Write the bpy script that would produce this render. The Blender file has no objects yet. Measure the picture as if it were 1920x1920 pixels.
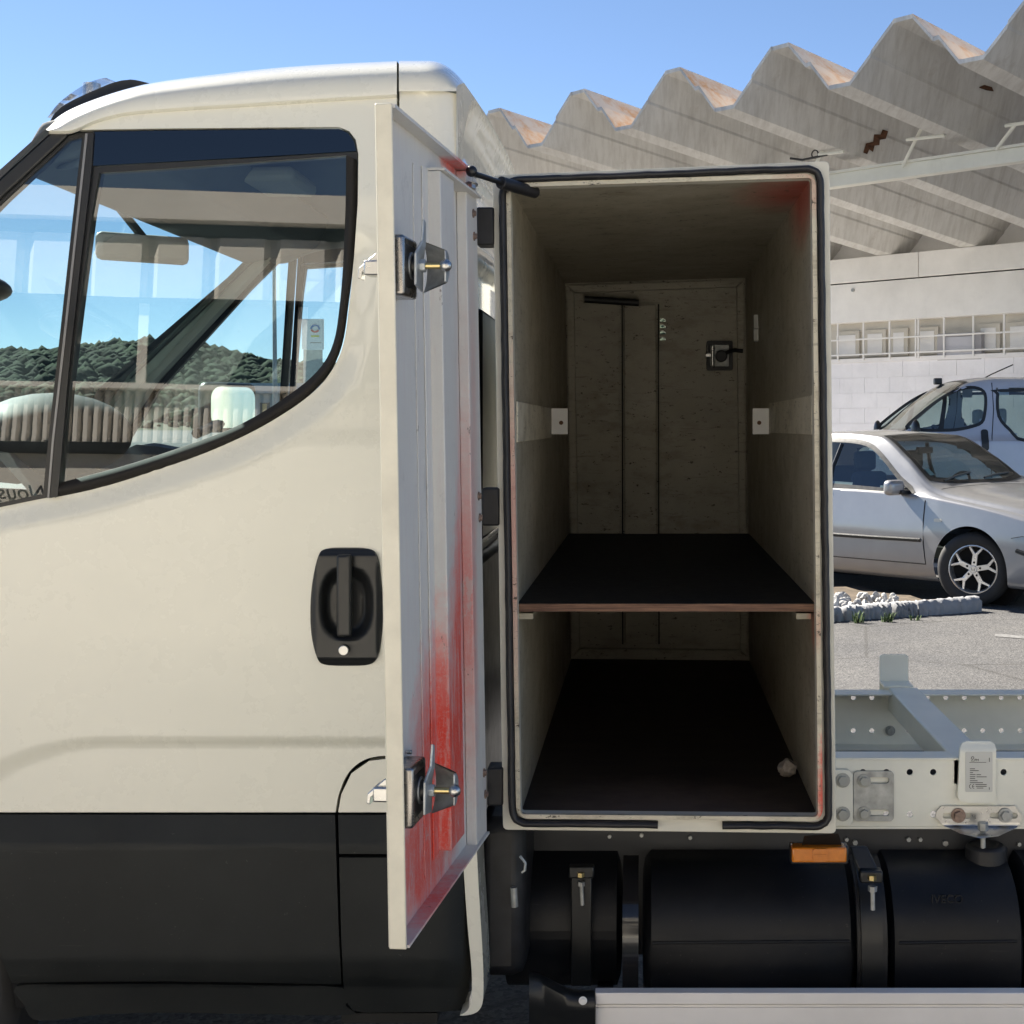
import bpy, bmesh, math, random
import numpy as np
from mathutils import Vector, Matrix, Euler
from mathutils.geometry import tessellate_polygon

random.seed(7)
SC = bpy.context.scene
COL = SC.collection
R = math.radians

# ------------------------------------------------------------------ camera
F, PX, PY, DIST, EYE = 2780.0, 1213.0, 800.0, 3.0, 1.52     # lens in photo pixels, eye point
cam = bpy.data.cameras.new('camera')
cam.sensor_width = 36.0
cam.lens = 36.0 * F / 1920.0
cam.shift_x = -(PX - 960.0) / 1920.0
cam.shift_y = -(960.0 - PY) / 1920.0
cam.clip_start = 0.05
cam.clip_end = 3000.0
cam_o = bpy.data.objects.new('camera', cam)
cam_o.location = (0, -DIST, EYE)
cam_o.rotation_euler = (R(90), 0, 0)
COL.objects.link(cam_o)
SC.camera = cam_o

# ------------------------------------------------------------------ light
SUN_AZ, SUN_EL = 47.0, 38.0        # degrees from +Y towards -X, elevation
world = bpy.data.worlds.new('World')
SC.world = world
world.use_nodes = True
wn = world.node_tree.nodes
wn.clear()
w_out = wn.new('ShaderNodeOutputWorld')
w_bg = wn.new('ShaderNodeBackground')
w_sky = wn.new('ShaderNodeTexSky')
w_sky.sky_type = 'NISHITA'
w_sky.sun_disc = False
w_sky.sun_elevation = R(SUN_EL)
w_sky.sun_rotation = R(-SUN_AZ)
w_sky.air_density = 0.72
w_sky.dust_density = 0.0
w_sky.altitude = 1200.0
w_sky.ozone_density = 2.0
w_bg.inputs[1].default_value = 0.05
world.node_tree.links.new(w_sky.outputs[0], w_bg.inputs[0])
world.node_tree.links.new(w_bg.outputs[0], w_out.inputs[0])
sun = bpy.data.lights.new('sun', 'SUN')
sun.energy = 5.0
sun.angle = R(0.53)
sun.color = (1.0, 0.93, 0.82)
sun_o = bpy.data.objects.new('sun', sun)
sd = Vector((-math.sin(R(SUN_AZ)) * math.cos(R(SUN_EL)), math.cos(R(SUN_AZ)) * math.cos(R(SUN_EL)), math.sin(R(SUN_EL))))
sun_o.rotation_euler = sd.to_track_quat('Z', 'Y').to_euler()
sun_o.location = (-20, 20, 20)
COL.objects.link(sun_o)
SC.view_settings.view_transform = 'Standard'
SC.view_settings.look = 'None'
SC.view_settings.gamma = 1.0
SC.view_settings.use_curve_mapping = False
SC.view_settings.exposure = 1.8
SC.cycles.use_denoising = True
SC.cycles.max_bounces = 10
SC.cycles.diffuse_bounces = 5
SC.cycles.transparent_max_bounces = 24
SC.cycles.sample_clamp_indirect = 6.0

# ------------------------------------------------------------------ helpers
def at(px, py, Y=0.0):
    d = Y + DIST
    return Vector(((px - PX) * d / F, Y, EYE - (py - PY) * d / F))

def tag(o, label=None, cat=None, group=None, kind=None):
    if label: o['label'] = label
    if cat: o['category'] = cat
    if group: o['group'] = group
    if kind: o['kind'] = kind
    return o

WL = {}
def thing(name, label, cat, loc=(0, 0, 0), group=None, parent=None):
    o = bpy.data.objects.new(name, None)
    o.empty_display_size = 0.2
    COL.objects.link(o)
    o.location = loc
    WL[o.name] = Vector(loc)
    if parent is not None:
        o.parent = parent
        o.location = Vector(loc) - WL[parent.name]
    tag(o, label, cat, group)
    return o

def link_mesh(name, me, mats, parent=None, sharp=35.0, smooth=True, bevel=0.0, bseg=2, label=None):
    """links a mesh whose vertices are in world space; puts its origin at its own centre"""
    n = len(me.vertices)
    co = np.empty(n * 3); me.vertices.foreach_get('co', co); co = co.reshape(-1, 3)
    c = (co.min(0) + co.max(0)) / 2
    me.vertices.foreach_set('co', (co - c).ravel())
    if not isinstance(mats, (list, tuple)): mats = [mats]
    for m in mats: me.materials.append(m)
    if smooth:
        me.polygons.foreach_set('use_smooth', [True] * len(me.polygons))
        me.set_sharp_from_angle(angle=R(sharp))
    me.update()
    o = bpy.data.objects.new(name, me)
    COL.objects.link(o)
    c = Vector(c)
    WL[o.name] = c.copy()
    if parent is not None:
        o.parent = parent
        o.location = c - WL[parent.name]
    else:
        o.location = c
    if bevel > 0:
        b = o.modifiers.new('bevel', 'BEVEL'); b.width = bevel; b.segments = bseg; b.limit_method = 'ANGLE'; b.angle_limit = R(40)
        b.harden_normals = False
    if label: o['label'] = label
    return o

class MB:
    def __init__(s): s.v = []; s.f = []
    def add(s, vs, fs):
        b = len(s.v)
        s.v += [tuple(v) for v in vs]
        s.f += [tuple(i + b for i in f) for f in fs]
        return s
    def hexa(s, p):      # 8 points: front 4 (ccw), back 4
        return s.add(p, [(0, 1, 2, 3), (7, 6, 5, 4), (0, 4, 5, 1), (1, 5, 6, 2), (2, 6, 7, 3), (3, 7, 4, 0)])
    def box(s, a, b):
        x0, y0, z0 = a; x1, y1, z1 = b
        return s.hexa([(x0, y0, z0), (x1, y0, z0), (x1, y0, z1), (x0, y0, z1), (x0, y1, z0), (x1, y1, z0), (x1, y1, z1), (x0, y1, z1)])
    def pbox(s, px0, py0, px1, py1, Y0, Y1):   # front face read off the photo at depth Y0, straight back to Y1
        a = at(px0, py1, Y0); b = at(px1, py0, Y0)
        return s.box((a.x, Y0, a.z), (b.x, Y1, b.z))
    def obox(s, c, ax, ay, az, hx, hy, hz):
        c = Vector(c)
        P = []
        for sy in (-1, 1):
            for sx, sz in ((-1, -1), (1, -1), (1, 1), (-1, 1)):
                P.append(c + ax * (sx * hx) + ay * (sy * hy) + az * (sz * hz))
        return s.hexa(P)
    def cyl(s, a, b, r, n=16, r2=None, caps=True, phase=0.0):
        a = Vector(a); b = Vector(b); r2 = r if r2 is None else r2
        z = (b - a).normalized(); x = z.orthogonal().normalized(); y = z.cross(x)
        vs = []
        for c, rr in ((a, r), (b, r2)):
            for i in range(n):
                t = 2 * math.pi * i / n + phase
                vs.append(c + x * (rr * math.cos(t)) + y * (rr * math.sin(t)))
        fs = [(i, (i + 1) % n, n + (i + 1) % n, n + i) for i in range(n)]
        if caps: fs += [tuple(range(n))[::-1], tuple(range(n, 2 * n))]
        return s.add(vs, fs)
    def tube(s, pts, r, n=8, closed=False, ry=None, up=None):
        pts = [Vector(p) for p in pts]; m = len(pts); vs = []
        prev = None
        for i, p in enumerate(pts):
            if closed: t = pts[(i + 1) % m] - pts[i - 1]
            else: t = pts[min(i + 1, m - 1)] - pts[max(i - 1, 0)]
            t.normalize()
            if up is not None:
                y = Vector(up); y = (y - t * y.dot(t)).normalized(); x = y.cross(t)
            else:
                x = t.orthogonal().normalized() if prev is None else (prev - t * prev.dot(t)).normalized()
                y = t.cross(x)
            prev = x
            for k in range(n):
                a = 2 * math.pi * k / n
                vs.append(p + x * (r * math.cos(a)) + y * ((ry or r) * math.sin(a)))
        fs = []
        for i in range(m if closed else m - 1):
            j = (i + 1) % m
            for k in range(n):
                l = (k + 1) % n
                fs.append((i * n + k, i * n + l, j * n + l, j * n + k))
        if not closed: fs += [tuple(range(n))[::-1], tuple(range((m - 1) * n, m * n))]
        return s.add(vs, fs)
    def grid(s, rows, close_u=False):
        nu = len(rows); nv = len(rows[0]); vs = [p for r in rows for p in r]; fs = []
        for i in range(nu if close_u else nu - 1):
            j = (i + 1) % nu
            for k in range(nv - 1): fs.append((i * nv + k, i * nv + k + 1, j * nv + k + 1, j * nv + k))
        return s.add(vs, fs)
    def prism(s, poly, back):      # 3D polygon extruded by vector
        n = len(poly); back = Vector(back)
        vs = [Vector(p) for p in poly] + [Vector(p) + back for p in poly]
        tri = tessellate_polygon([[Vector(p) for p in poly]])
        fs = [tuple(t) for t in tri] + [tuple(i + n for i in t[::-1]) for t in tri]
        fs += [(i, (i + 1) % n, n + (i + 1) % n, n + i) for i in range(n)]
        return s.add(vs, fs)
    def ball(s, c, rx, ry, rz, nu=16, nv=10):
        c = Vector(c); rows = []
        for i in range(nv + 1):
            t = math.pi * i / nv
            rows.append([c + Vector((rx * math.sin(t) * math.cos(2 * math.pi * k / nu), ry * math.sin(t) * math.sin(2 * math.pi * k / nu), rz * math.cos(t))) for k in range(nu + 1)])
        return s.grid(rows)
    def build(s, name, mat, parent=None, **kw):
        me = bpy.data.meshes.new(name)
        me.from_pydata(s.v, [], s.f)
        bm = bmesh.new(); bm.from_mesh(me)
        bmesh.ops.remove_doubles(bm, verts=bm.verts, dist=1e-6)
        bmesh.ops.recalc_face_normals(bm, faces=bm.faces)
        bm.to_mesh(me); bm.free()
        return link_mesh(name, me, mat, parent, **kw)

def smooth_poly(pts, n=6, closed=False):
    """Catmull-Rom through 2D/3D points"""
    P = [np.array(p, float) for p in pts]; out = []; m = len(P)
    for i in range(m if closed else m - 1):
        p0 = P[i - 1] if (closed or i > 0) else 2 * P[0] - P[1]
        p1 = P[i]; p2 = P[(i + 1) % m]
        p3 = P[(i + 2) % m] if (closed or i + 2 < m) else 2 * P[-1] - P[-2]
        for k in range(n):
            t = k / n
            out.append(tuple(0.5 * ((2 * p1) + (-p0 + p2) * t + (2 * p0 - 5 * p1 + 4 * p2 - p3) * t * t + (-p0 + 3 * p1 - 3 * p2 + p3) * t ** 3)))
    if not closed: out.append(tuple(P[-1]))
    return out

def inset(poly, d):
    n = len(poly); out = []
    area = sum(poly[i][0] * poly[(i + 1) % n][1] - poly[(i + 1) % n][0] * poly[i][1] for i in range(n))
    sg = 1 if area > 0 else -1
    for i in range(n):
        a = Vector(poly[i - 1]); b = Vector(poly[i]); c = Vector(poly[(i + 1) % n])
        e1 = (b - a).normalized(); e2 = (c - b).normalized()
        n1 = Vector((-e1.y, e1.x)) * sg; n2 = Vector((-e2.y, e2.x)) * sg
        m = n1 + n2
        if m.length < 1e-6: m = n1
        m.normalize()
        out.append(tuple(b + m * (d / max(0.4, m.dot(n1)))))
    return out

def rrect(x0, y0, x1, y1, r, n=5):
    out = []
    for cx, cy, a0 in ((x1 - r, y0 + r, -90), (x1 - r, y1 - r, 0), (x0 + r, y1 - r, 90), (x0 + r, y0 + r, 180)):
        for k in range(n + 1):
            a = R(a0 + 90 * k / n)
            out.append((cx + r * math.cos(a), cy + r * math.sin(a)))
    return out

def rquad(c, r, n=6):
    """rounded quad through 4 px corners"""
    out = []
    for i in range(4):
        a = Vector(c[i - 1]); b = Vector(c[i]); d = Vector(c[(i + 1) % 4])
        p = b + (a - b).normalized() * r; q = b + (d - b).normalized() * r
        for k in range(n + 1):
            t = k / n
            out.append(tuple(p * (1 - t) ** 2 + b * 2 * t * (1 - t) + q * t * t))
    return out

def panel(name, outer, mapper, mat, parent, holes=(), step=None, thick=0.02, back=(0, 1, 0), **kw):
    loops = [[Vector((x, y, 0)) for x, y in outer]] + [[Vector((x, y, 0)) for x, y in h] for h in holes]
    flat = [v for l in loops for v in l]
    tris = tessellate_polygon(loops)
    bm = bmesh.new()
    vs = [bm.verts.new(v) for v in flat]
    for t in tris:
        try: bm.faces.new([vs[i] for i in t])
        except ValueError: pass
    loose = [v for v in bm.verts if not v.link_faces]
    if loose: bmesh.ops.delete(bm, geom=loose, context='VERTS')
    if step:
        sx, sy = step if isinstance(step, tuple) else (step, step)
        xs = [v.co.x for v in bm.verts]; ys = [v.co.y for v in bm.verts]
        for ax, lo, hi, st in ((0, min(xs), max(xs), sx), (1, min(ys), max(ys), sy)):
            k = lo + st
            while k < hi - 1e-4:
                co = [0, 0, 0]; co[ax] = k; no = [0, 0, 0]; no[ax] = 1
                bmesh.ops.bisect_plane(bm, geom=list(bm.verts) + list(bm.edges) + list(bm.faces), dist=1e-5, plane_co=co, plane_no=no)
                k += st
        bmesh.ops.dissolve_degenerate(bm, dist=1e-4, edges=bm.edges)
    for v in bm.verts: v.co = mapper(v.co.x, v.co.y)
    bmesh.ops.recalc_face_normals(bm, faces=bm.faces)
    if thick:
        be = [e for e in bm.edges if e.is_boundary]
        r = bmesh.ops.extrude_edge_only(bm, edges=be)
        nv = [g for g in r['geom'] if isinstance(g, bmesh.types.BMVert)]
        b = Vector(back) * thick
        for v in nv: v.co += b
    bmesh.ops.recalc_face_normals(bm, faces=bm.faces)
    me = bpy.data.meshes.new(name)
    bm.to_mesh(me); bm.free()
    return link_mesh(name, me, mat, parent, **kw)

def text_mesh(name, body, size, M, mat, parent=None, extrude=0.001, align='LEFT', shear=0.0, **kw):
    cu = bpy.data.curves.new(name, 'FONT'); cu.body = body; cu.size = size; cu.extrude = extrude; cu.align_x = align; cu.align_y = 'CENTER'; cu.shear = shear
    o = bpy.data.objects.new('tmp_text', cu); COL.objects.link(o)
    dg = bpy.context.evaluated_depsgraph_get()
    me = bpy.data.meshes.new_from_object(o.evaluated_get(dg))
    bpy.data.objects.remove(o); bpy.data.curves.remove(cu)
    me.materials.clear()
    me.transform(M)
    me.name = name
    return link_mesh(name, me, mat, parent, smooth=False, **kw)

def frame(o, x, y):
    """matrix with given origin, x and y axes"""
    x = Vector(x).normalized(); y = Vector(y).normalized(); z = x.cross(y)
    M = Matrix((x, y, z)).transposed().to_4x4(); M.translation = Vector(o)
    return M

# ------------------------------------------------------------------ materials
def new_mat(name):
    m = bpy.data.materials.new(name); m.use_nodes = True
    nt = m.node_tree; b = nt.nodes['Principled BSDF']
    return m, nt, b

class NT:
    """little helper for node maths"""
    def __init__(s, nt): s.nt = nt; s.pos = None
    def n(s, t, **kw):
        x = s.nt.nodes.new(t)
        for k, v in kw.items(): setattr(x, k, v)
        return x
    def l(s, a, b): s.nt.links.new(a, b)
    def geo(s):
        if s.pos is None: s.pos = s.n('ShaderNodeNewGeometry')
        return s.pos
    def coord(s, sc=(1, 1, 1), obj=False):
        mp = s.n('ShaderNodeMapping'); mp.inputs['Scale'].default_value = sc
        if obj: s.l(s.n('ShaderNodeTexCoord').outputs['Object'], mp.inputs[0])
        else: s.l(s.geo().outputs['Position'], mp.inputs[0])
        return mp.outputs[0]
    def noise(s, scale, detail=4, rough=0.6, sc=(1, 1, 1), obj=False, dist=0.0):
        t = s.n('ShaderNodeTexNoise'); t.inputs['Scale'].default_value = scale; t.inputs['Detail'].default_value = detail; t.inputs['Roughness'].default_value = rough
        t.inputs['Distortion'].default_value = dist
        s.l(s.coord(sc, obj), t.inputs['Vector'])
        return t.outputs[0]
    def ramp(s, fac, a, b, c0=(0, 0, 0, 1), c1=(1, 1, 1, 1)):
        r = s.n('ShaderNodeValToRGB'); e = r.color_ramp.elements
        e[0].position = a; e[1].position = b; e[0].color = c0; e[1].color = c1
        s.l(fac, r.inputs[0]); return r.outputs[0]
    def mix(s, fac, a, b, mode='MIX'):
        m = s.n('ShaderNodeMix', data_type='RGBA', blend_type=mode)
        for sock, v in ((m.inputs[0], fac), (m.inputs[6], a), (m.inputs[7], b)):
            if hasattr(v, 'type') and hasattr(v, 'is_linked'): s.l(v, sock)
            elif isinstance(v, (int, float)): sock.default_value = v
            else: sock.default_value = (*v[:3], 1)
        return m.outputs[2]
    def math(s, op, a, b=0.0, clamp=False):
        m = s.n('ShaderNodeMath', operation=op, use_clamp=clamp)
        for sock, v in ((m.inputs[0], a), (m.inputs[1], b)):
            if isinstance(v, (int, float)): sock.default_value = v
            else: s.l(v, sock)
        return m.outputs[0]
    def blob(s, c, r, soft=0.5, ns=30, namt=0.35):
        """soft spray spot: 1 inside, 0 outside an ellipsoid, edges broken by noise"""
        v = s.n('ShaderNodeVectorMath', operation='SUBTRACT'); s.l(s.geo().outputs['Position'], v.inputs[0]); v.inputs[1].default_value = c
        w = s.n('ShaderNodeVectorMath', operation='DIVIDE'); s.l(v.outputs[0], w.inputs[0]); w.inputs[1].default_value = r
        L = s.n('ShaderNodeVectorMath', operation='LENGTH'); s.l(w.outputs[0], L.inputs[0])
        d = s.math('ADD', L.outputs['Value'], s.math('MULTIPLY', s.math('SUBTRACT', s.noise(ns, 5, 0.7), 0.5), namt * 2))
        return s.ramp(d, 1 - soft, 1.0 + soft * 0.3, (1, 1, 1, 1), (0, 0, 0, 1))
    def bump(s, b, h, strength=0.2, dist=0.002):
        bp = s.n('ShaderNodeBump'); bp.inputs['Strength'].default_value = strength; bp.inputs['Distance'].default_value = dist
        s.l(h, bp.inputs['Height']); s.l(bp.outputs[0], b.inputs['Normal'])

def M_simple(name, col, rough=0.5, metal=0.0, var=0.12, vs=6.0, coat=0.0, bump=0.0, bs=80.0, rvar=0.1, obj=False, spec=0.5):
    m, nt, b = new_mat(name); h = NT(nt)
    n = h.noise(vs, 5, 0.6, obj=obj)
    c0 = tuple(max(0, c * (1 - var)) for c in col); c1 = tuple(min(1, c * (1 + var)) for c in col)
    h.l(h.ramp(n, 0.3, 0.7, (*c0, 1), (*c1, 1)), b.inputs['Base Color'])
    n2 = h.noise(vs * 4, 4, 0.6, obj=obj)
    h.l(h.math('ADD', h.math('MULTIPLY', n2, rvar * 2), max(0.0, rough - rvar)), b.inputs['Roughness'])
    b.inputs['Metallic'].default_value = metal
    b.inputs['Specular IOR Level'].default_value = spec
    b.inputs['Coat Weight'].default_value = coat
    b.inputs['Coat Roughness'].default_value = 0.06
    if bump: h.bump(b, h.noise(bs, 4, 0.6, obj=obj), bump, 0.002)
    return m

def M_glass(name, tint=(0.75, 0.86, 0.84), base=0.06, gain=1.6, rough=0.0):
    m = bpy.data.materials.new(name); m.use_nodes = True; nt = m.node_tree; nt.nodes.clear(); h = NT(nt)
    out = h.n('ShaderNodeOutputMaterial'); mx = h.n('ShaderNodeMixShader'); tr = h.n('ShaderNodeBsdfTransparent'); gl = h.n('ShaderNodeBsdfGlossy')
    lw = h.n('ShaderNodeLayerWeight'); lw.inputs[0].default_value = 0.5
    fr = h.math('ADD', h.math('MULTIPLY', h.math('POWER', lw.outputs['Facing'], 5.0), 0.95), 0.045)      # Schlick, same from both sides
    tr.inputs[0].default_value = (*tint, 1); gl.inputs['Roughness'].default_value = rough
    f = h.math('ADD', h.math('MULTIPLY', fr, gain), base, True)
    h.l(f, mx.inputs[0]); h.l(tr.outputs[0], mx.inputs[1]); h.l(gl.outputs[0], mx.inputs[2]); h.l(mx.outputs[0], out.inputs[0])
    return m

def M_body_paint():
    m, nt, b = new_mat('cream_paint'); h = NT(nt)
    n = h.noise(1.7, 4, 0.6)
    c = h.ramp(n, 0.25, 0.75, (0.735, 0.72, 0.625, 1), (0.755, 0.74, 0.645, 1))
    dirt = h.ramp(h.noise(22, 8, 0.75), 0.63, 0.8)
    c = h.mix(h.math('MULTIPLY', dirt, 0.07), c, (0.45, 0.40, 0.31))
    h.l(c, b.inputs['Base Color'])
    h.l(h.ramp(h.noise(5, 6, 0.7), 0.2, 0.8, (0.20, 0.20, 0.20, 1), (0.36, 0.36, 0.36, 1)), b.inputs['Roughness'])
    b.inputs['Coat Weight'].default_value = 0.9; b.inputs['Coat Roughness'].default_value = 0.035
    h.bump(b, h.noise(3.2, 2, 0.5), 0.03, 0.02)
    return m

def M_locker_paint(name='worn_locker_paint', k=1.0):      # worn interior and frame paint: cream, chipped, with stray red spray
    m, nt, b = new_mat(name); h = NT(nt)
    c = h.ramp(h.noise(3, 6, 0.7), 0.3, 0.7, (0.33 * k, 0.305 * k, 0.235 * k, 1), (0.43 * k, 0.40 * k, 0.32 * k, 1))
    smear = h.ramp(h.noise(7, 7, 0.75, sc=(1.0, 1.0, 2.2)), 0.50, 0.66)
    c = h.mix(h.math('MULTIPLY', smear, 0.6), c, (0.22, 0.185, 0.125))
    p = at(1500, 350, 0.25)
    red = h.blob((p.x, 0.22, p.z), (0.16, 0.34, 0.16), 0.7, 18, 0.4)
    c = h.mix(h.math('MULTIPLY', red, 0.72), c, (0.42, 0.035, 0.02))
    p = at(1550, 1490, 0)
    red2 = h.blob((p.x, 0.0, p.z), (0.025, 0.06, 0.17), 0.5, 40, 0.6)
    c = h.mix(h.math('MULTIPLY', red2, 0.9), c, (0.68, 0.05, 0.03))
    p = at(962, 980, 0)
    red3 = h.blob((p.x, 0.0, p.z), (0.03, 0.04, 0.42), 0.7, 25, 0.4)
    c = h.mix(h.math('MULTIPLY', red3, 0.6), c, (0.60, 0.22, 0.20))
    p = at(1535, 1180, 0)
    red4 = h.blob((p.x, 0.05, p.z), (0.02, 0.09, 0.08), 0.5, 30, 0.4)
    c = h.mix(h.math('MULTIPLY', red4, 0.6), c, (0.5, 0.12, 0.06))
    drag = h.ramp(h.noise(30, 5, 0.7, sc=(0.25, 0.25, 3.0)), 0.60, 0.68)
    c = h.mix(h.math('MULTIPLY', drag, 0.45), c, (0.10, 0.08, 0.055))
    pale = h.ramp(h.noise(48, 6, 0.8, sc=(0.5, 0.5, 2.0)), 0.63, 0.70)
    c = h.mix(h.math('MULTIPLY', pale, 0.5), c, (0.62, 0.58, 0.48))
    chip = h.ramp(h.noise(38, 6, 0.8, sc=(1, 1, 2.0)), 0.605, 0.625)
    c = h.mix(chip, c, (0.06, 0.048, 0.035))
    h.l(c, b.inputs['Base Color'])
    h.l(h.ramp(h.noise(9, 5, 0.7), 0.3, 0.7, (0.32,) * 3 + (1,), (0.6,) * 3 + (1,)), b.inputs['Roughness'])
    h.bump(b, h.noise(45, 6, 0.75), 0.25, 0.003)
    return m

def M_ground():
    m, nt, b = new_mat('asphalt'); h = NT(nt)
    vo = h.n('ShaderNodeTexVoronoi'); vo.inputs['Scale'].default_value = 85.0; h.l(h.coord(), vo.inputs['Vector'])
    sp = h.ramp(vo.outputs['Color'], 0.1, 0.9, (0.050, 0.050, 0.051, 1), (0.155, 0.152, 0.150, 1))
    big = h.ramp(h.noise(0.9, 6, 0.65), 0.35, 0.7, (0.72, 0.72, 0.74, 1), (1.1, 1.08, 1.05, 1))
    c = h.mix(1.0, sp, big, 'MULTIPLY')
    pale = h.ramp(h.noise(60, 3, 0.6), 0.6, 0.72)
    c = h.mix(h.math('MULTIPLY', pale, 0.4), c, (0.24, 0.235, 0.225))
    stain = h.ramp(h.noise(0.55, 7, 0.7, dist=0.6), 0.52, 0.66)
    c = h.mix(h.math('MULTIPLY', stain, 0.35), c, (0.06, 0.057, 0.055))
    cr = h.n('ShaderNodeTexVoronoi', feature='DISTANCE_TO_EDGE'); cr.inputs['Scale'].default_value = 0.55
    h.l(h.coord(), cr.inputs['Vector'])
    crk = h.ramp(h.math('ADD', cr.outputs['Distance'], h.math('MULTIPLY', h.noise(6, 5, 0.7), 0.02)), 0.012, 0.02, (1, 1, 1, 1), (0, 0, 0, 1))
    c = h.mix(h.math('MULTIPLY', crk, 0.55), c, (0.035, 0.033, 0.03))
    h.l(c, b.inputs['Base Color']); b.inputs['Roughness'].default_value = 0.88
    h.bump(b, h.math('ADD', vo.outputs['Distance'], h.noise(140, 4, 0.7)), 0.7, 0.006)
    return m

def M_concrete_fold():
    m, nt, b = new_mat('streaked_concrete'); h = NT(nt)
    c = h.ramp(h.noise(0.8, 6, 0.65), 0.3, 0.7, (0.52, 0.515, 0.50, 1), (0.63, 0.62, 0.60, 1))
    # board marks and rain streaks run down the folds (perpendicular to the ridges)
    mp = h.n('ShaderNodeMapping'); mp.inputs['Rotation'].default_value = (0, 0, R(-46)); mp.inputs['Scale'].default_value = (9.0, 1.0, 1.0)
    h.l(h.geo().outputs['Position'], mp.inputs[0])
    t = h.n('ShaderNodeTexNoise'); t.inputs['Scale'].default_value = 1.6; t.inputs['Detail'].default_value = 6; t.inputs['Roughness'].default_value = 0.7
    h.l(mp.outputs[0], t.inputs['Vector'])
    st = h.ramp(t.outputs[0], 0.42, 0.68)
    c = h.mix(h.math('MULTIPLY', st, 0.4), c, (0.29, 0.265, 0.24))
    blot = h.ramp(h.noise(2.6, 7, 0.75), 0.58, 0.7)
    c = h.mix(h.math('MULTIPLY', blot, 0.35), c, (0.32, 0.27, 0.23))
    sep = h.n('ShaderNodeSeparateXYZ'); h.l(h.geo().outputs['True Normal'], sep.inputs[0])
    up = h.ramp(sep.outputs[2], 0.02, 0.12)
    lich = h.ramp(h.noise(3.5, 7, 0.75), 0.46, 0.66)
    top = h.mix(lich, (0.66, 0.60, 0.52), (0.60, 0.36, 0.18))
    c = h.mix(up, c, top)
    h.l(c, b.inputs['Base Color']); b.inputs['Roughness'].default_value = 0.9
    h.bump(b, h.noise(9, 6, 0.7), 0.25, 0.01)
    return m

def M_wall(name, col, stain=0.25, bump=0.3):
    m, nt, b = new_mat(name); h = NT(nt)
    c = h.ramp(h.noise(1.3, 6, 0.65), 0.3, 0.7, tuple(x * 0.90 for x in col) + (1,), tuple(min(1, x * 1.06) for x in col) + (1,))
    st = h.ramp(h.noise(4, 8, 0.75, sc=(1, 1, 0.5)), 0.55, 0.75)
    c = h.mix(h.math('MULTIPLY', st, stain), c, tuple(x * 0.6 for x in col))
    h.l(c, b.inputs['Base Color']); b.inputs['Roughness'].default_value = 0.85
    h.bump(b, h.noise(30, 6, 0.7), bump, 0.006)
    return m

def M_door_inner(spots):
    m, nt, b = new_mat('sprayed_grey_primer'); h = NT(nt)
    c = h.ramp(h.noise(4, 6, 0.65), 0.3, 0.7, (0.64, 0.63, 0.60, 1), (0.72, 0.71, 0.675, 1))
    scuff = h.ramp(h.noise(26, 7, 0.8, sc=(1, 1, 0.35)), 0.52, 0.72)
    c = h.mix(h.math('MULTIPLY', scuff, 0.30), c, (0.66, 0.66, 0.64))
    for cc, rr, soft, amt, red in spots:
        f = h.blob(cc, rr, soft, 26, 0.34)
        c = h.mix(h.math('MULTIPLY', f, amt), c, red)
    scr = h.ramp(h.noise(70, 6, 0.8, sc=(1, 1, 0.10)), 0.50, 0.60)
    c = h.mix(h.math('MULTIPLY', scr, 0.40), c, (0.64, 0.58, 0.56))
    spk = h.ramp(h.noise(220, 3, 0.7), 0.52, 0.60)
    c = h.mix(h.math('MULTIPLY', spk, 0.2), c, (0.62, 0.60, 0.58))
    fl_ = h.ramp(h.noise(17, 7, 0.8, sc=(1, 1, 0.5)), 0.60, 0.63)
    c = h.mix(h.math('MULTIPLY', fl_, 0.6), c, (0.55, 0.54, 0.52))
    chip = h.ramp(h.noise(34, 6, 0.8, sc=(1, 1, 0.4)), 0.66, 0.68)
    c = h.mix(h.math('MULTIPLY', chip, 0.8), c, (0.16, 0.13, 0.11))
    h.l(c, b.inputs['Base Color']); b.inputs['Roughness'].default_value = 0.5
    h.bump(b, h.noise(60, 5, 0.7), 0.12, 0.002)
    return m

def M_wood():
    m, nt, b = new_mat('worn_phenolic_ply'); h = NT(nt)
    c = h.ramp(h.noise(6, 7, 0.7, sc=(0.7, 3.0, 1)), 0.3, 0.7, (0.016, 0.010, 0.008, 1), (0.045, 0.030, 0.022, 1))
    w = h.ramp(h.noise(16, 6, 0.75, sc=(0.5, 2.5, 1)), 0.55, 0.72)
    c = h.mix(h.math('MULTIPLY', w, 0.35), c, (0.10, 0.075, 0.06))
    p = at(1230, 1530, .03)
    wear = h.blob((p.x, .06, p.z), (.34, .34, .2), .75, 14, .5)
    c = h.mix(h.math('MULTIPLY', wear, .55), c, (0.19, 0.14, 0.115))
    h.l(c, b.inputs['Base Color']); b.inputs['Roughness'].default_value = 0.6
    h.bump(b, h.noise(70, 4, 0.6), 0.2, 0.002)
    return m

def M_plyedge():
    m, nt, b = new_mat('plywood_edge'); h = NT(nt)
    c = h.ramp(h.noise(10, 6, 0.75, sc=(1.2, 1, 60)), 0.40, 0.62, (0.07, 0.03, 0.018, 1), (0.27, 0.15, 0.09, 1))
    h.l(c, b.inputs['Base Color']); b.inputs['Roughness'].default_value = 0.7
    return m

def M_hill():
    m, nt, b = new_mat('scrub_hill'); h = NT(nt)
    c = h.ramp(h.noise(0.03, 8, 0.7), 0.35, 0.65, (0.03, 0.045, 0.02, 1), (0.08, 0.08, 0.04, 1))
    h.l(c, b.inputs['Base Color']); b.inputs['Roughness'].default_value = 0.95
    return m

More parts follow.
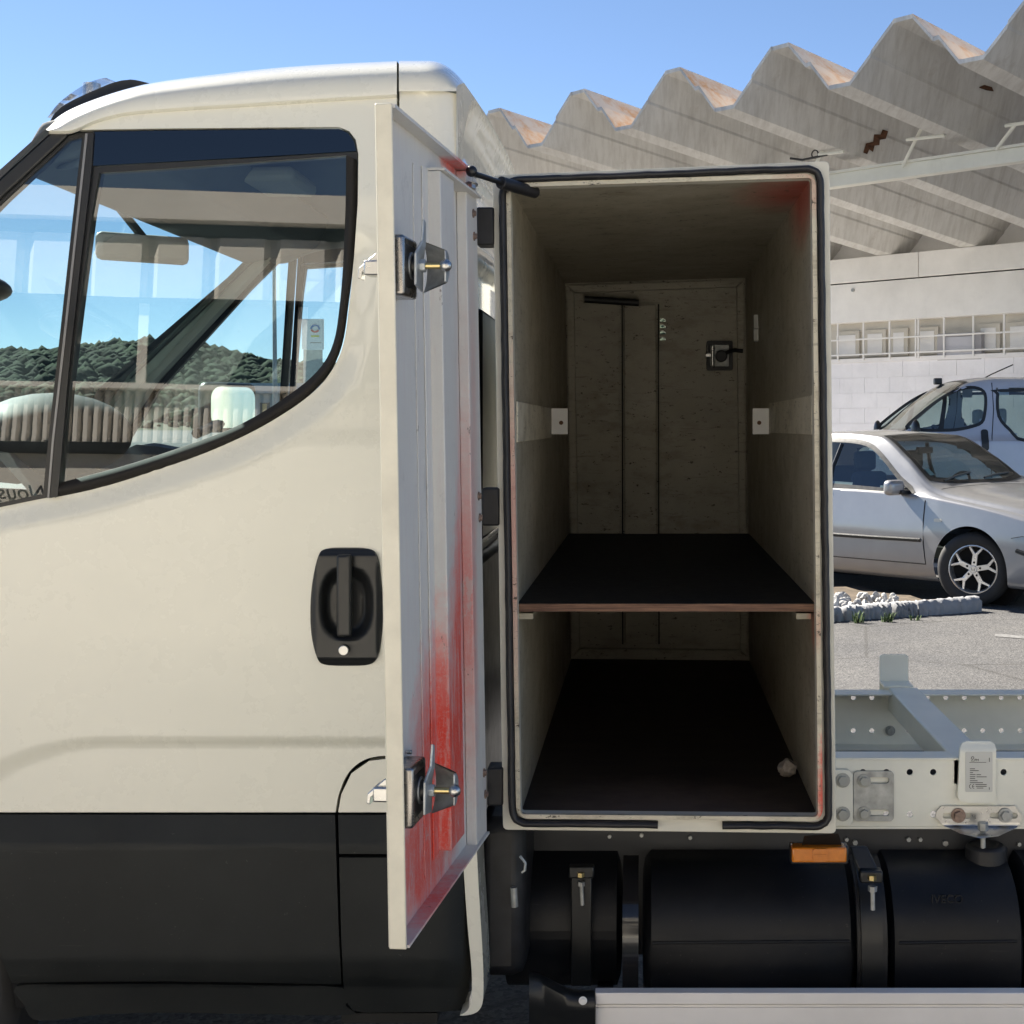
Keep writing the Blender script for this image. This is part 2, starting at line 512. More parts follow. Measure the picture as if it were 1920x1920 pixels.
def M_dusty(name, col, rough, dust=(0.20, 0.19, 0.17), amt=0.10, spec=0.3, bs=500.0):
    m, nt, b = new_mat(name); h = NT(nt)
    c = h.ramp(h.noise(4, 5, 0.6), 0.3, 0.7, tuple(x * .75 for x in col) + (1,), tuple(x * 1.3 for x in col) + (1,))
    film = h.ramp(h.noise(2.2, 8, 0.75), 0.42, 0.75)
    c = h.mix(h.math('MULTIPLY', film, amt), c, dust)
    speck = h.ramp(h.noise(120, 3, 0.6), 0.70, 0.74)
    c = h.mix(h.math('MULTIPLY', speck, amt * 4), c, dust)
    scr = h.ramp(h.noise(34, 6, 0.8, sc=(0.10, 1, 2.2)), 0.66, 0.69)
    c = h.mix(h.math('MULTIPLY', scr, amt * 2.5), c, dust)
    h.l(c, b.inputs['Base Color'])
    h.l(h.ramp(film, 0.0, 1.0, (rough,) * 3 + (1,), (min(1, rough + .25),) * 3 + (1,)), b.inputs['Roughness'])
    b.inputs['Specular IOR Level'].default_value = spec
    h.bump(b, h.noise(bs, 3, 0.6), 0.12, 0.002)
    return m
PAINT = M_body_paint()
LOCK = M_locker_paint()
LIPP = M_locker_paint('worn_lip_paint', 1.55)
FRAME = M_simple('locker_frame_paint', (0.66, 0.645, 0.56), 0.4, var=0.08, vs=8, bump=0.05)
CLAD = M_dusty('textured_black_plastic', (0.0120, 0.0138, 0.0142), 0.5, amt=0.05)
BLACK = M_simple('black_plastic', (0.012, 0.013, 0.014), 0.36, var=0.15, bump=0.04, bs=400)
RUBBER = M_simple('rubber', (0.014, 0.014, 0.016), 0.5, var=0.5, vs=30, bump=0.15, bs=120)
SEAL = M_simple('window_seal', (0.028, 0.026, 0.024), 0.7, var=0.2, vs=5, spec=0.12)
GLASS = M_glass('side_glass', (0.72, 0.82, 0.82), 0.055, 1.5)
DARKGLASS = M_glass('dark_tinted_glass', (0.012, 0.014, 0.02), 0.05, 1.3)
WSGLASS = M_glass('windscreen_glass', (0.78, 0.90, 0.90), 0.02, 1.0)
TRIM = M_simple('grey_trim', (0.30, 0.31, 0.285), 0.7, var=0.06)
HEADL = M_simple('headliner_fabric', (0.13, 0.145, 0.155), 0.9, var=0.06, bump=0.2, bs=300)
DASH = M_simple('dark_trim', (0.03, 0.032, 0.034), 0.7, var=0.2)
GALV = M_simple('galvanised_steel', (0.40, 0.41, 0.40), 0.52, 0.6, var=0.3, vs=40, rvar=0.15)
STEEL = M_simple('bright_steel', (0.52, 0.52, 0.51), 0.30, 1.0, var=0.12, vs=20, rvar=0.1)
ZINC = M_simple('zinc_plate', (0.42, 0.45, 0.47), 0.5, 0.75, var=0.25, vs=30, rvar=0.12)
BRASS = M_simple('yellow_zinc', (0.62, 0.50, 0.24), 0.3, 1.0, var=0.2, vs=30)
CHROME = M_simple('chrome', (0.80, 0.80, 0.80), 0.08, 1.0, var=0.05, rvar=0.03)
RAILP = M_simple('rail_paint', (0.80, 0.795, 0.70), 0.38, var=0.08, vs=5, coat=0.2)
FRAMEB = M_simple('black_frame_paint', (0.016, 0.018, 0.023), 0.45, var=0.3, vs=9, bump=0.08, bs=60)
TANK = M_dusty('black_polyethylene', (0.0075, 0.0085, 0.0115), 0.42, amt=0.05, spec=0.28)
ALU = M_simple('anodised_aluminium', (0.84, 0.81, 0.785), 0.45, 0.1, var=0.08, vs=3, rvar=0.06)
AMBER = M_simple('amber_lens', (0.62, 0.19, 0.012), 0.22, var=0.12, vs=60, coat=0.6)
FLOORB = M_wood()
PLYE = M_plyedge()
SHELF = M_simple('black_film_ply', (0.006, 0.007, 0.010), 0.6, var=0.3, vs=12, spec=0.25)
SOIL = M_simple('dry_soil', (0.10, 0.075, 0.05), 0.95, var=0.45, vs=9, bump=0.8, bs=30)
INK = M_simple('black_ink', (0.02, 0.02, 0.02), 0.6)
LABELP = M_simple('label_grey', (0.62, 0.62, 0.58), 0.5, var=0.03)
SILVER = M_simple('silver_paint', (0.30, 0.302, 0.312), 0.30, 0.45, var=0.04, coat=0.8, rvar=0.04, obj=True)
BLUESIL = M_simple('blue_silver_paint', (0.46, 0.485, 0.56), 0.35, 0.2, var=0.04, coat=0.8, rvar=0.04, obj=True)
TYRE = M_simple('tyre_rubber', (0.022, 0.022, 0.023), 0.75, var=0.3, vs=9, bump=0.2, bs=90)
ALLOY = M_simple('alloy_rim', (0.70, 0.69, 0.68), 0.3, 0.85, var=0.06)
CARGLASS = M_glass('car_glass', (0.62, 0.72, 0.70), 0.05, 1.4)
DARKHOLE = M_simple('dark_cavity', (0.006, 0.006, 0.007), 0.9)
WHITEP = M_simple('white_paint', (0.78, 0.78, 0.76), 0.5, var=0.05)

# ================================================================== setting: ground and far land
mb = MB(); mb.add([(-900, -300, 0), (900, -300, 0), (900, 1200, 0), (-900, 1200, 0)], [(0, 1, 2, 3)])
ground = mb.build('ground', M_ground(), smooth=False); tag(ground, 'grey worn asphalt yard with pale aggregate', 'ground', kind='structure')

# painted bay line on the yard behind the truck
LINEP = M_simple('worn_white_line', (0.17, 0.168, 0.165), 0.85, var=0.35, vs=25)
mb = MB()
a = at(1860, 1192, 0); 
def gpt(px, py, z=0.0):
    d = (EYE - z) * F / (py - PY)
    return Vector(((px - PX) * d / F, d - DIST, z))
mb.add([gpt(1865, 1188, .004), gpt(2100, 1205, .004), gpt(2100, 1212, .004), gpt(1865, 1193, .004)], [(0, 1, 2, 3)])
o = mb.build('road_marking', LINEP, smooth=False); tag(o, 'faded white bay line on the asphalt at right', 'road marking', kind='structure')

# hills far behind, seen through the cab
def hill_z(x, y):
    x = x / 2.3
    r = 15 + 8 * math.sin(x * 0.013 + 1.1) + 4 * math.sin(x * 0.031 + 0.4) + 2 * math.sin(x * 0.083)
    r += max(0, (-x - 90)) * 0.05
    k = (y - 620) / 330.0
    return max(-0.5, 2.3 * (r + 6) * max(0, min(1, k)) ** 0.8)
rows = []
for j in range(26):
    y = 600 + j * 17.0
    rows.append([(x, y, hill_z(x, y) + random.uniform(-.6, .6) * (j > 1)) for x in np.linspace(-899, 760, 160)])
mb = MB(); mb.grid(rows)
o = mb.build('hills', M_hill()); tag(o, 'low wooded hills on the horizon', 'hill', kind='structure')
# woodland covering the hills: reads as one mass
ico = bmesh.new(); bmesh.ops.create_icosphere(ico, subdivisions=1, radius=1.0)
iv = np.array([v.co[:] for v in ico.verts]); fi = np.array([[v.index for v in f.verts] for f in ico.faces]); ico.free()
rng = np.random.default_rng(4)
NV, NT_ = len(iv), 16000
av = np.empty((NT_, NV, 3)); 
for k in range(NT_):
    x = rng.uniform(-560, 60); y = 622 + 345 * rng.uniform() ** 0.85
    s = .9 + 4.6 * rng.uniform() ** 2.6
    av[k] = iv * np.array([s * rng.uniform(.8, 1.4), s, s * rng.uniform(.7, 1.3)]) * rng.uniform(.72, 1.28, (NV, 1)) + np.array([x, y, hill_z(x, y) + s * .4])
af = (fi[None] + (np.arange(NT_) * NV)[:, None, None]).reshape(-1)
me = bpy.data.meshes.new('woodland')
me.vertices.add(NT_ * NV); me.vertices.foreach_set('co', av.ravel())
nf = len(af) // 3
me.loops.add(nf * 3); me.loops.foreach_set('vertex_index', af.astype(np.int32))
me.polygons.add(nf); me.polygons.foreach_set('loop_start', np.arange(0, nf * 3, 3, dtype=np.int32))
me.update(calc_edges=True)
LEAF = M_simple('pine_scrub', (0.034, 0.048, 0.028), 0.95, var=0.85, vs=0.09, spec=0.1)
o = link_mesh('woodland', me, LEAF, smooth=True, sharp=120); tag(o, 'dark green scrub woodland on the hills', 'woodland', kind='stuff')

# low house, lamp post and fuel station sign seen through the far windows
hb = thing('low_house', 'low blue grey house with flat roof seen through the far cab window', 'house', (at(500, 800, 62).x, 62, 0))
HW = M_wall('blue_grey_render', (0.36, 0.42, 0.45), 0.2)
x0, x1 = at(440, 800, 62).x, at(640, 800, 62).x
z1 = at(0, 738, 62).z
MB().box((x0, 62, 0), (x1, 70, z1)).build('wall', HW, hb, smooth=False)
MB().box((x0 - .4, 61.6, z1), (x1 + .4, 70.4, z1 + .45)).build('roof', M_simple('roof_edge', (.30, .38, .44), .7), hb, smooth=False)
for pxa, pxb in ((488, 506), (560, 580)):
    w = MB().box((at(pxa, 0, 62).x, 61.94, at(0, 790, 62).z), (at(pxb, 0, 62).x, 62.2, at(0, 755, 62).z)).build('window', M_simple('window_dark', (.05, .06, .07), .2), hb, smooth=False)
    MB().box((at(pxa + 5, 0, 62).x, 61.90, at(0, 788, 62).z), (at(pxb - 5, 0, 62).x, 61.935, at(0, 757, 62).z)).build('curtain', M_simple('ochre_curtain', (.55, .38, .14), .9), w, smooth=False)
Y = 45
lp = thing('lamp_post', 'tall thin galvanised lamp post behind the cab', 'lamp post', (at(517, 0, Y).x, Y, 0))
b0 = at(517, 0, Y)
MB().cyl((b0.x, Y, 0), (b0.x - .06, Y, 7.6), .09, 12, .05).build('pole', GALV, lp)
MB().tube([(b0.x - .06, Y, 7.55), (b0.x - .3, Y, 7.9), (b0.x - 1.2, Y, 8.05)], .045).build('arm', GALV, lp)
MB().obox((b0.x - 1.5, Y, 8.08), Vector((1, 0, .08)).normalized(), Vector((0, 1, 0)), Vector((-.08, 0, 1)).normalized(), .35, .14, .06).build('lamp_head', GALV, lp, bevel=.03)
Y = 70
sg = thing('fuel_station_sign', 'white fuel station totem with red and blue ring emblem', 'sign', (at(585, 0, Y).x, Y, 0))
sx0, sx1 = at(566, 0, Y).x, at(605, 0, Y).x
MB().box((sx0, Y, at(0, 655, Y).z), (sx1, Y + .3, at(0, 598, Y).z)).build('emblem_panel', WHITEP, sg, smooth=False)
MB().box((sx0 + .06, Y + .05, 0), (sx1 - .06, Y + .25, at(0, 655, Y).z - .02)).build('price_panel', M_simple('grey_beige', (.48, .46, .41), .6), sg, smooth=False)
def arc(cx, cz, r, a0, a1, n=10): return [(cx + r * math.cos(R(a0 + (a1 - a0) * k / n)), Y - .02, cz + r * .85 * math.sin(R(a0 + (a1 - a0) * k / n))) for k in range(n + 1)]
c = at(591, 616, Y)
MB().tube(arc(c.x, c.z, .19, -20, 190), .05, 6).build('emblem_arc', M_simple('sign_blue', (.03, .16, .42), .5), sg)
MB().tube(arc(c.x, c.z, .19, 200, 330), .05, 6).build('emblem_arc', M_simple('sign_red', (.60, .05, .04), .5), sg)
MB().box((c.x - .2, Y - .03, c.z - .42), (c.x + .2, Y, c.z - .33)).build('emblem_bar', M_simple('sign_yellow', (.62, .60, .10), .5), sg)
MB().box((c.x - .25, Y - .02, c.z - .72), (c.x + .3, Y, c.z - .68)).build('name_line', M_simple('sign_text', (.35, .3, .28), .5), sg)

# ================================================================== warehouse with folded roof
WK = 1.3
WO = Vector((4.45 * WK, 18.0 * WK - DIST, 0)); WE = Vector((-0.7220, 0.6919, 0)).normalized(); WNn = Vector((WE.y * -1, WE.x, 0)).normalized()
if WNn.y > 0: WNn = -WNn
def W(s, n, z): return WO + WE * s + WNn * n + Vector((0, 0, z))
def wpx(px, py, n=0.0):
    """photo pixel -> (s along wall, z) on the plane n metres in front of the wall"""
    o = Vector((0, -DIST, EYE)); d = Vector(((px - PX) / F, 1, -(py - PY) / F))
    q = WO + WNn * n
    t = (q - o).dot(WNn) / d.dot(WNn)
    p = o + d * t
    return (p - WO).dot(WE), p.z
wh = thing('warehouse', 'white painted warehouse with overhanging folded concrete roof', 'building', tuple(W(0, 0, 0)))
WALLW = M_wall('white_wall_paint', (0.78, 0.76, 0.76), 0.2)
BLOCKP = M_wall('painted_block', (0.78, 0.77, 0.80), 0.25, 0.5)
BANDP = M_wall('fascia_paint', (0.80, 0.785, 0.77), 0.15, 0.15)
CREAMP = M_wall('cream_panel', (0.60, 0.56, 0.49), 0.2, 0.15)
S0, S1 = -7.8, 7.2          # wall runs past the frame on the right, ends behind the cab on the left
def wbox(s0, s1, n0, n1, z0, z1, m=None):
    m = m or MB()
    return m.hexa([W(s0, n1, z0), W(s1, n1, z0), W(s1, n1, z1), W(s0, n1, z1), W(s0, n0, z0), W(s1, n0, z0), W(s1, n0, z1), W(s0, n0, z1)])
zs = wpx(1740, 664)[1] - 0.08          # sill of the window strip
zf = wpx(1740, 597)[1]                 # fascia underside
zg = wpx(1740, 519)[1]                 # joint between fascia bands
zt = wpx(1740, 472)[1]                 # top of the upper band
wbox(S0, S1, -.30, -.012, 0, zs - .02).build('wall_core', WALLW, wh, smooth=False)
bw, bh = 0.52, 0.26
nrow = int((zs - .02) / bh)
blk = None
for r in range(nrow):
    z0 = zs - .02 - (r + 1) * bh
    for k in range(int((S1 - S0) / bw) + 1):
        s0 = S0 + k * bw + (bw / 2 if r % 2 else 0)
        if s0 + bw > S1: continue
        q = random.uniform(-.0025, .0025)
        wbox(s0 + .0022, s0 + bw - .0022, -.011, -.004 + q, z0 + .0022, z0 + bh - .0022).build('block', BLOCKP, wh, smooth=False)
wbox(S0, S1, -.35, .03, zs - .02, zs + .05).build('sill', WALLW, wh, smooth=False)
wbox(S0, S1, -.40, -.16, zs + .05, zf).build('window_strip_back', CREAMP, wh, smooth=False)
for pa, pb, pt, pb2 in ((1566, 1614, 618, 682), (1624, 1664, 617, 681), (1672, 1705, 617, 681), (1722, 1762, 616, 680), (1835, 1878, 612, 674), (1890, 1940, 610, 672), (1955, 2000, 608, 668), (2015, 2070, 605, 665)):
    sa, _ = wpx(pa, 640, -.16); sb, _ = wpx(pb, 640, -.16)
    f = wbox(min(sa, sb), max(sa, sb), -.159, -.11, zs + .08, zf - .13).build('window_panel', CREAMP, wh, bevel=.006)
    wbox(min(sa, sb) + .07, max(sa, sb) - .07, -.109, -.10, zs + .14, zf - .2).build('pane', BANDP, f, smooth=False)
sa, za = wpx(1760, 677, -.05); sb, zb = wpx(1843, 622, -.05)
ub = wbox(min(sa, sb), max(sa, sb), -.158, .0, za, zb).build('patched_window', M_wall('grey_sheet', (.38, .37, .39), .5), wh, bevel=.01)
sa, za = wpx(1774, 674, .0); sb, zb = wpx(1824, 628, .0)
wbox(min(sa, sb), max(sa, sb), .001, .012, za + .03, zb - .02).build('sheet', M_wall('light_sheet', (.48, .48, .52), .3), ub, smooth=False)
for p in (1571, 1619, 1668, 1717, 1722, 1770, 1825, 1883, 1945, 2010):
    s, _ = wpx(p, 640, .05)
    wbox(s - .014, s + .014, .04, .06, zs + .02, zf - .002).build('grille_bar', BANDP, wh, smooth=False)
for pa in (639, 667):
    _, z = wpx(1560, pa, .075)
    wbox(S0, S1, .062, .084, z - .012, z + .012).build('grille_rail', BANDP, wh, smooth=False)
wbox(S0, S1, -.40, .10, zf, zg - .025).build('fascia_beam', BANDP, wh, smooth=False)
wbox(S0, S1, -.40, .02, zg - .022, zg - .002).build('joint', DARKHOLE, wh, smooth=False)
_, zpp = 0, 0
# upper band is cast in lengths
cut = [S0, wpx(1722, 500, .12)[0], S1]
wbox(cut[0], cut[1] - .006, -.40, .12, zg, zt).build('fascia_band', BANDP, wh, bevel=.01)
wbox(cut[1] + .006, cut[2], -.40, .12, zg, zt).build('fascia_band', BANDP, wh, bevel=.01)
s, z = wpx(1600, 544, .1)
MB().cyl(W(s, .1, z), W(s, .13, z), .03, 12).build('vent_cap', GALV, wh)
mb = MB(); mb.add([W(S0, .0, .004), W(S1, .0, .004), W(S1, 7.2, .004), W(S0, 7.2, .004)], [(0, 1, 2, 3)])  # pale slab added out of view, bounces light up into the roof folds
o = mb.build('bounce_slab', M_wall('bounce_concrete', (.46, .44, .41), .3, .4), smooth=False); tag(o, 'pale concrete pavement added unseen to light the folded roof from below', 'bounce_slab', kind='structure')
wbox(S0, S1, -.40, -.30, zt + .001, zt + 1.2).build('wall_head', BANDP, wh, smooth=False)
# folded roof plates, 6.2 m overhang falling gently back to the wall
FOLD = M_concrete_fold()
LED, SLOPE = 6.15 * WK, 0.094
u0, zl = wpx(1375, 203, LED)          # a valley at the leading edge
MOD = 1.25 * WK
prof = [(0, 0), (.205, .198), (.212, .222), (.43, .432), (.61, .437), (.80, .222), (.85, .228), (1.036, .0), (1.25, 0)]
prof = [(a_ * WK, b_ * WK) for a_, b_ in prof]
def roofp(s, n, h): return W(s, n, zl - SLOPE * (LED - n) + h)
for k in range(-4, 7):
    base = u0 - k * MOD
    for i in range(len(prof) - 1):
        (ua, ha), (ub_, hb_) = prof[i], prof[i + 1]
        sa, sb = base - ua, base - ub_
        if max(sa, sb) > S1 + .5: continue
        th = .045
        j1, j2 = random.uniform(-.01, .01), random.uniform(-.01, .01)
        P8 = [roofp(sa, LED + j1, ha), roofp(sb, LED + j1, hb_), roofp(sb, LED + j1, hb_ + th), roofp(sa, LED + j1, ha + th),
              roofp(sa, -1.0, ha), roofp(sb, -1.0, hb_), roofp(sb, -1.0, hb_ + th), roofp(sa, -1.0, ha + th)]
        MB().hexa(P8).build('roof_plate', FOLD, wh, smooth=False)
# edge beam and braces under the folds
BEAM = M_wall('painted_beam', (.78, .77, .70), .3, .2)
sA, zA = wpx(1740, 302, 5.6); _, zB = wpx(1740, 328, 5.6)
wbox(S0, S1, 5.5, 5.66, zB, zA).build('beam', BEAM, wh, bevel=.01)
wbox(S0, S1, 5.46, 5.70, zA, zA + .03).build('beam_cap', BEAM, wh, smooth=False)
def brace(p0, p1, n0, n1, r=.022):
    s, z = wpx(*p0, n0); s2, z2 = wpx(*p1, n1)
    MB().cyl(W(s, n0, z), W(s2, n1, z2), r, 8).build('brace', BEAM, wh)
brace((1692, 312), (1728, 240), 5.7, 5.9); brace((1700, 262), (1772, 254), 5.9, 5.9)
brace((1868, 280), (1905, 232), 5.7, 5.9); brace((1885, 236), (1935, 228), 5.9, 5.9)
brace((1520, 330), (1545, 275), 5.9, 6.0); brace((1535, 290), (1582, 284), 6.0, 6.0)
s_, z_ = wpx(1528, 289, 6.0)
MB().tube([W(s_ + .05 * math.cos(t), 6.0, z_ + .05 * math.sin(t)) for t in np.linspace(0, 2 * math.pi, 19)[:-1]], .009, 6, True).build('cable_loop', RUBBER, wh)
s2_, z2_ = wpx(1482, 297, 6.0); MB().tube([W(s2_, 6.0, z2_), W((s_ + s2_) / 2, 6.0, z_ - .05), W(s_ - .2, 6.0, z_ - .03)], .016, 6).build('cable', RUBBER, wh)
# broken patches of rust under the plates
def patch(pts, u, name='rust_patch'):
    """irregular broken hole lying on the rising underside of a plate"""
    poly = []
    for px_, py_ in pts:
        best = None
        for n in np.linspace(2.0 * WK, 6.1 * WK, 160):
            s, z = wpx(px_, py_, n)
            rel = (u0 - s) % MOD
            hh = np.interp(rel / WK, [0, .205, .212, .43], [0, .198, .222, .432]) * WK
            e = abs(z - (zl - SLOPE * (LED - n) + hh))
            if rel < .42 * WK and (best is None or e < best[0]): best = (e, s, n, z)
        e, s, n, z = best
        poly.append(W(s, n, z - .02))
    MB().prism(poly, (0, 0, -.008)).build(name, M_simple('rust_brown', (.085, .035, .015), .95, var=.4, vs=20), wh, smooth=False)
patch([(1619, 282), (1624, 266), (1637, 263), (1639, 249), (1651, 249), (1655, 240), (1665, 243), (1661, 256), (1650, 258), (1649, 268), (1640, 269), (1637, 281), (1630, 276), (1626, 285)], 0)
patch([(1836, 160), (1846, 156), (1860, 160), (1863, 167), (1850, 165)], 0)

# ================================================================== workshop opposite (behind the camera): seen in the glass, throws light on the truck
BD = 7.6                                    # metres from the cab glass
BO = Vector((-3.9, -BD, 0)); BE = Vector((math.cos(R(7)), -math.sin(R(7)), 0)); BN = Vector((math.sin(R(7)), math.cos(R(7)), 0))
def B(s, n, z): return BO + BE * s + BN * n + Vector((0, 0, z))
def bbox_(s0, s1, n0, n1, z0, z1):
    return MB().hexa([B(s0, n1, z0), B(s1, n1, z0), B(s1, n1, z1), B(s0, n1, z1), B(s0, n0, z0), B(s1, n0, z0), B(s1, n0, z1), B(s0, n0, z1)])
wk = thing('workshop', 'beige clad workshop with dark shopfront windows mirrored in the cab glass', 'building', tuple(B(0, 0, 0)))
BEIGE = M_wall('beige_cladding', (.72, .68, .60), .15, .1)
BEIGE2 = M_wall('pale_mullion', (.76, .71, .63), .1, .1)
SHOP = M_simple('shopfront_glass', (.012, .016, .018), .08, var=.1, rvar=.03)
bs0, bs1 = -9.0, 13.0
zb0, zb1, zc1, zp = 2.53, 2.90, 4.06, 4.36      # fluted band, cladding, parapet
bbox_(bs0, bs1, -.5, -.02, 0, zp - .1).build('wall', BEIGE, wk, smooth=False)
k = bs0
while k < bs1 - .1:
    P_ = [B(k + .02, -.019, 3.58), B(k + .06, .04, 3.58), B(k + .38, .04, 3.58), B(k + .42, -.019, 3.58)]
    MB().prism(P_, (0, 0, zc1 - 3.59)).build('cladding_panel', BEIGE, wk, smooth=False)
    k += .44
k = bs0
mb = MB()
while k < bs1 - .05:
    mb.prism([B(k, .0, zb0), B(k + .02, .05, zb0), B(k + .045, .05, zb0), B(k + .065, .0, zb0)], (0, 0, zb1 - zb0)); k += .07
fb = mb.build('fluted_band', BEIGE2, wk, smooth=False); fb['kind'] = 'stuff'
bbox_(bs0, bs1, -.018, .14, zb1 + .005, zb1 + .04).build('band_cap', BEIGE2, wk, smooth=False)
bbox_(bs0, bs1, -.018, .06, zb0 - .08, zb0 - .005).build('gutter', DARKHOLE, wk, smooth=False)
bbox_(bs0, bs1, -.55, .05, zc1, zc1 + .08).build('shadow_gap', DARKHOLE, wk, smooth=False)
bbox_(bs0 - .1, bs1 + .1, -.6, .16, zc1 + .085, zp).build('parapet_cap', BEIGE2, wk, smooth=False)
k = bs0 + .1
while k < bs1 - 1.2:
    w = bbox_(k, k + 1.1, -.019, .0, zb1 + .06, 3.55).build('clerestory_window', SHOP, wk, smooth=False)
    bbox_(k - .04, k + .03, .001, .03, zb1 + .06, 3.55).build('mullion', BEIGE2, w, smooth=False); k += 1.14
bbox_(bs0, bs1, -.018, .10, 3.552, 3.578).build('drip_rail', DARKHOLE, wk, smooth=False)
mb = MB(); mb.add([(-16, -2.4, .004), (14, -2.4, .004), (14, -12, .004), (-16, -12, .004)], [(0, 1, 2, 3)])  # unseen pale apron, added to throw sunlight back onto the near side
o = mb.build('bounce_apron', M_wall('pale_concrete', (.50, .48, .44), .3, .4), smooth=False); tag(o, 'pale concrete apron added unseen to bounce sunlight onto the truck', 'apron', kind='structure')
k = bs0 + .3
while k < bs1 - 2:
    if abs(k + .6) > 1.5:
        w = bbox_(k, k + 1.9, -.019, .01, .5, 2.42).build('window', SHOP, wk, smooth=False)
        for s in (k, k + .95, k + 1.9): bbox_(s - .05, s + .05, .011, .05, .45, 2.44).build('mullion', BEIGE2, w, smooth=False)
        bbox_(k - .05, k + 1.95, .052, .07, 1.98, 2.07).build('transom', BEIGE2, w, smooth=False)
    k += 2.3
# script lettering on the shopfront, read mirrored in the quarter glass
def seen_in_glass(px, py):
    g = lambda x, y: at(x, y, .018 + (930 - y) * .00008)
    p = g(px, py); n = (g(px + 9, py) - p).cross(g(px, py + 9) - p).normalized()
    d = (p - Vector((0, -DIST, EYE))).normalized(); d = d - n * (2 * d.dot(n))
    q = B(0, .03, 0); t = (q - p).dot(BN) / d.dot(BN)
    return p + d * t
t0, t1 = seen_in_glass(90, 926), seen_in_glass(0, 934)
text_mesh('lettering', 'Nous accueillons', .15, frame(t0, -BE, (0, 0, 1)), INK, wk, extrude=.004, shear=.3)

# ================================================================== the truck
truck = thing('truck', 'cream chassis cab truck with open locker behind the cab', 'truck', (at(960, 0, 1.0).x, 1.0, 0))
WID = 2.0                                        # far side mirrors the near side about Y = 1
WINB = smooth_poly([(-420, 1040), (-200, 998), (0, 950), (100, 931), (200, 908), (350, 861), (450, 821), (530, 777), (590, 733), (625, 690), (645, 640), (656, 560), (664, 480)], 6)
WB = np.array(WINB)
def sstep(a, b, x):
    t = max(0.0, min(1.0, (x - a) / (b - a))); return t * t * (3 - 2 * t)
def yc(px, py):
    """depth of the cab side at a photo pixel: tumblehome, chamfer under the window, swage line, tuck-under"""
    s = (930 - py) / 60.0
    y = 0.00008 * 60 * (math.log1p(math.exp(-abs(s))) + max(s, 0))
    if py > 1400: y += ((py - 1400) / 500.0) ** 2 * .02
    if px > 800: y += ((px - 800) / 57.0) ** 2 * .022
    sw = 1391 + (0 if px > 200 else (200 - px) ** 2 * .00125)
    y += .0065 * sstep(-9, 9, py - sw)
    d = np.min(np.hypot(WB[:, 0] - px, WB[:, 1] - py))
    y += .013 * (1 - sstep(0, 52, d))
    return y
def near(px, py): return at(px, py, yc(px, py))
def nearo(off):
    return lambda px, py: at(px, py, yc(px, py) + off)
def glass_y(py): s = (930 - py) / 60.0; return 0.00008 * 60 * (math.log1p(math.exp(-abs(s))) + max(s, 0)) + .012
GL_Y0 = glass_y(930)
def gpl(off=0.0):
    # flat leaning glass plane
    return lambda px, py: at(px, py, .018 + max(-.03, (930 - py) * .00008) + off)
def far(m):
    def f(px, py):
        p = m(px, py); return Vector((p.x, WID - p.y, p.z))
    return f

gut = smooth_poly([(146, 244), (180, 229), (215, 219), (250, 213), (350, 205), (500, 196), (620, 188), (744, 181)], 5)
win_top = [(664, 480), (671, 380), (672, 290), (667, 262), (655, 246), (636, 238), (500, 239), (300, 241), (172, 243)]
door_edge = gut + [(744, 1415)] + smooth_poly([(744, 1415), (690, 1422), (655, 1447), (636, 1487), (629, 1523)], 5)[1:] + [(-112, 1523), (-112, 980)] + \
    [p for p in WINB if -112 < p[0]][0:] + win_top[1:] + [(150, 244)]

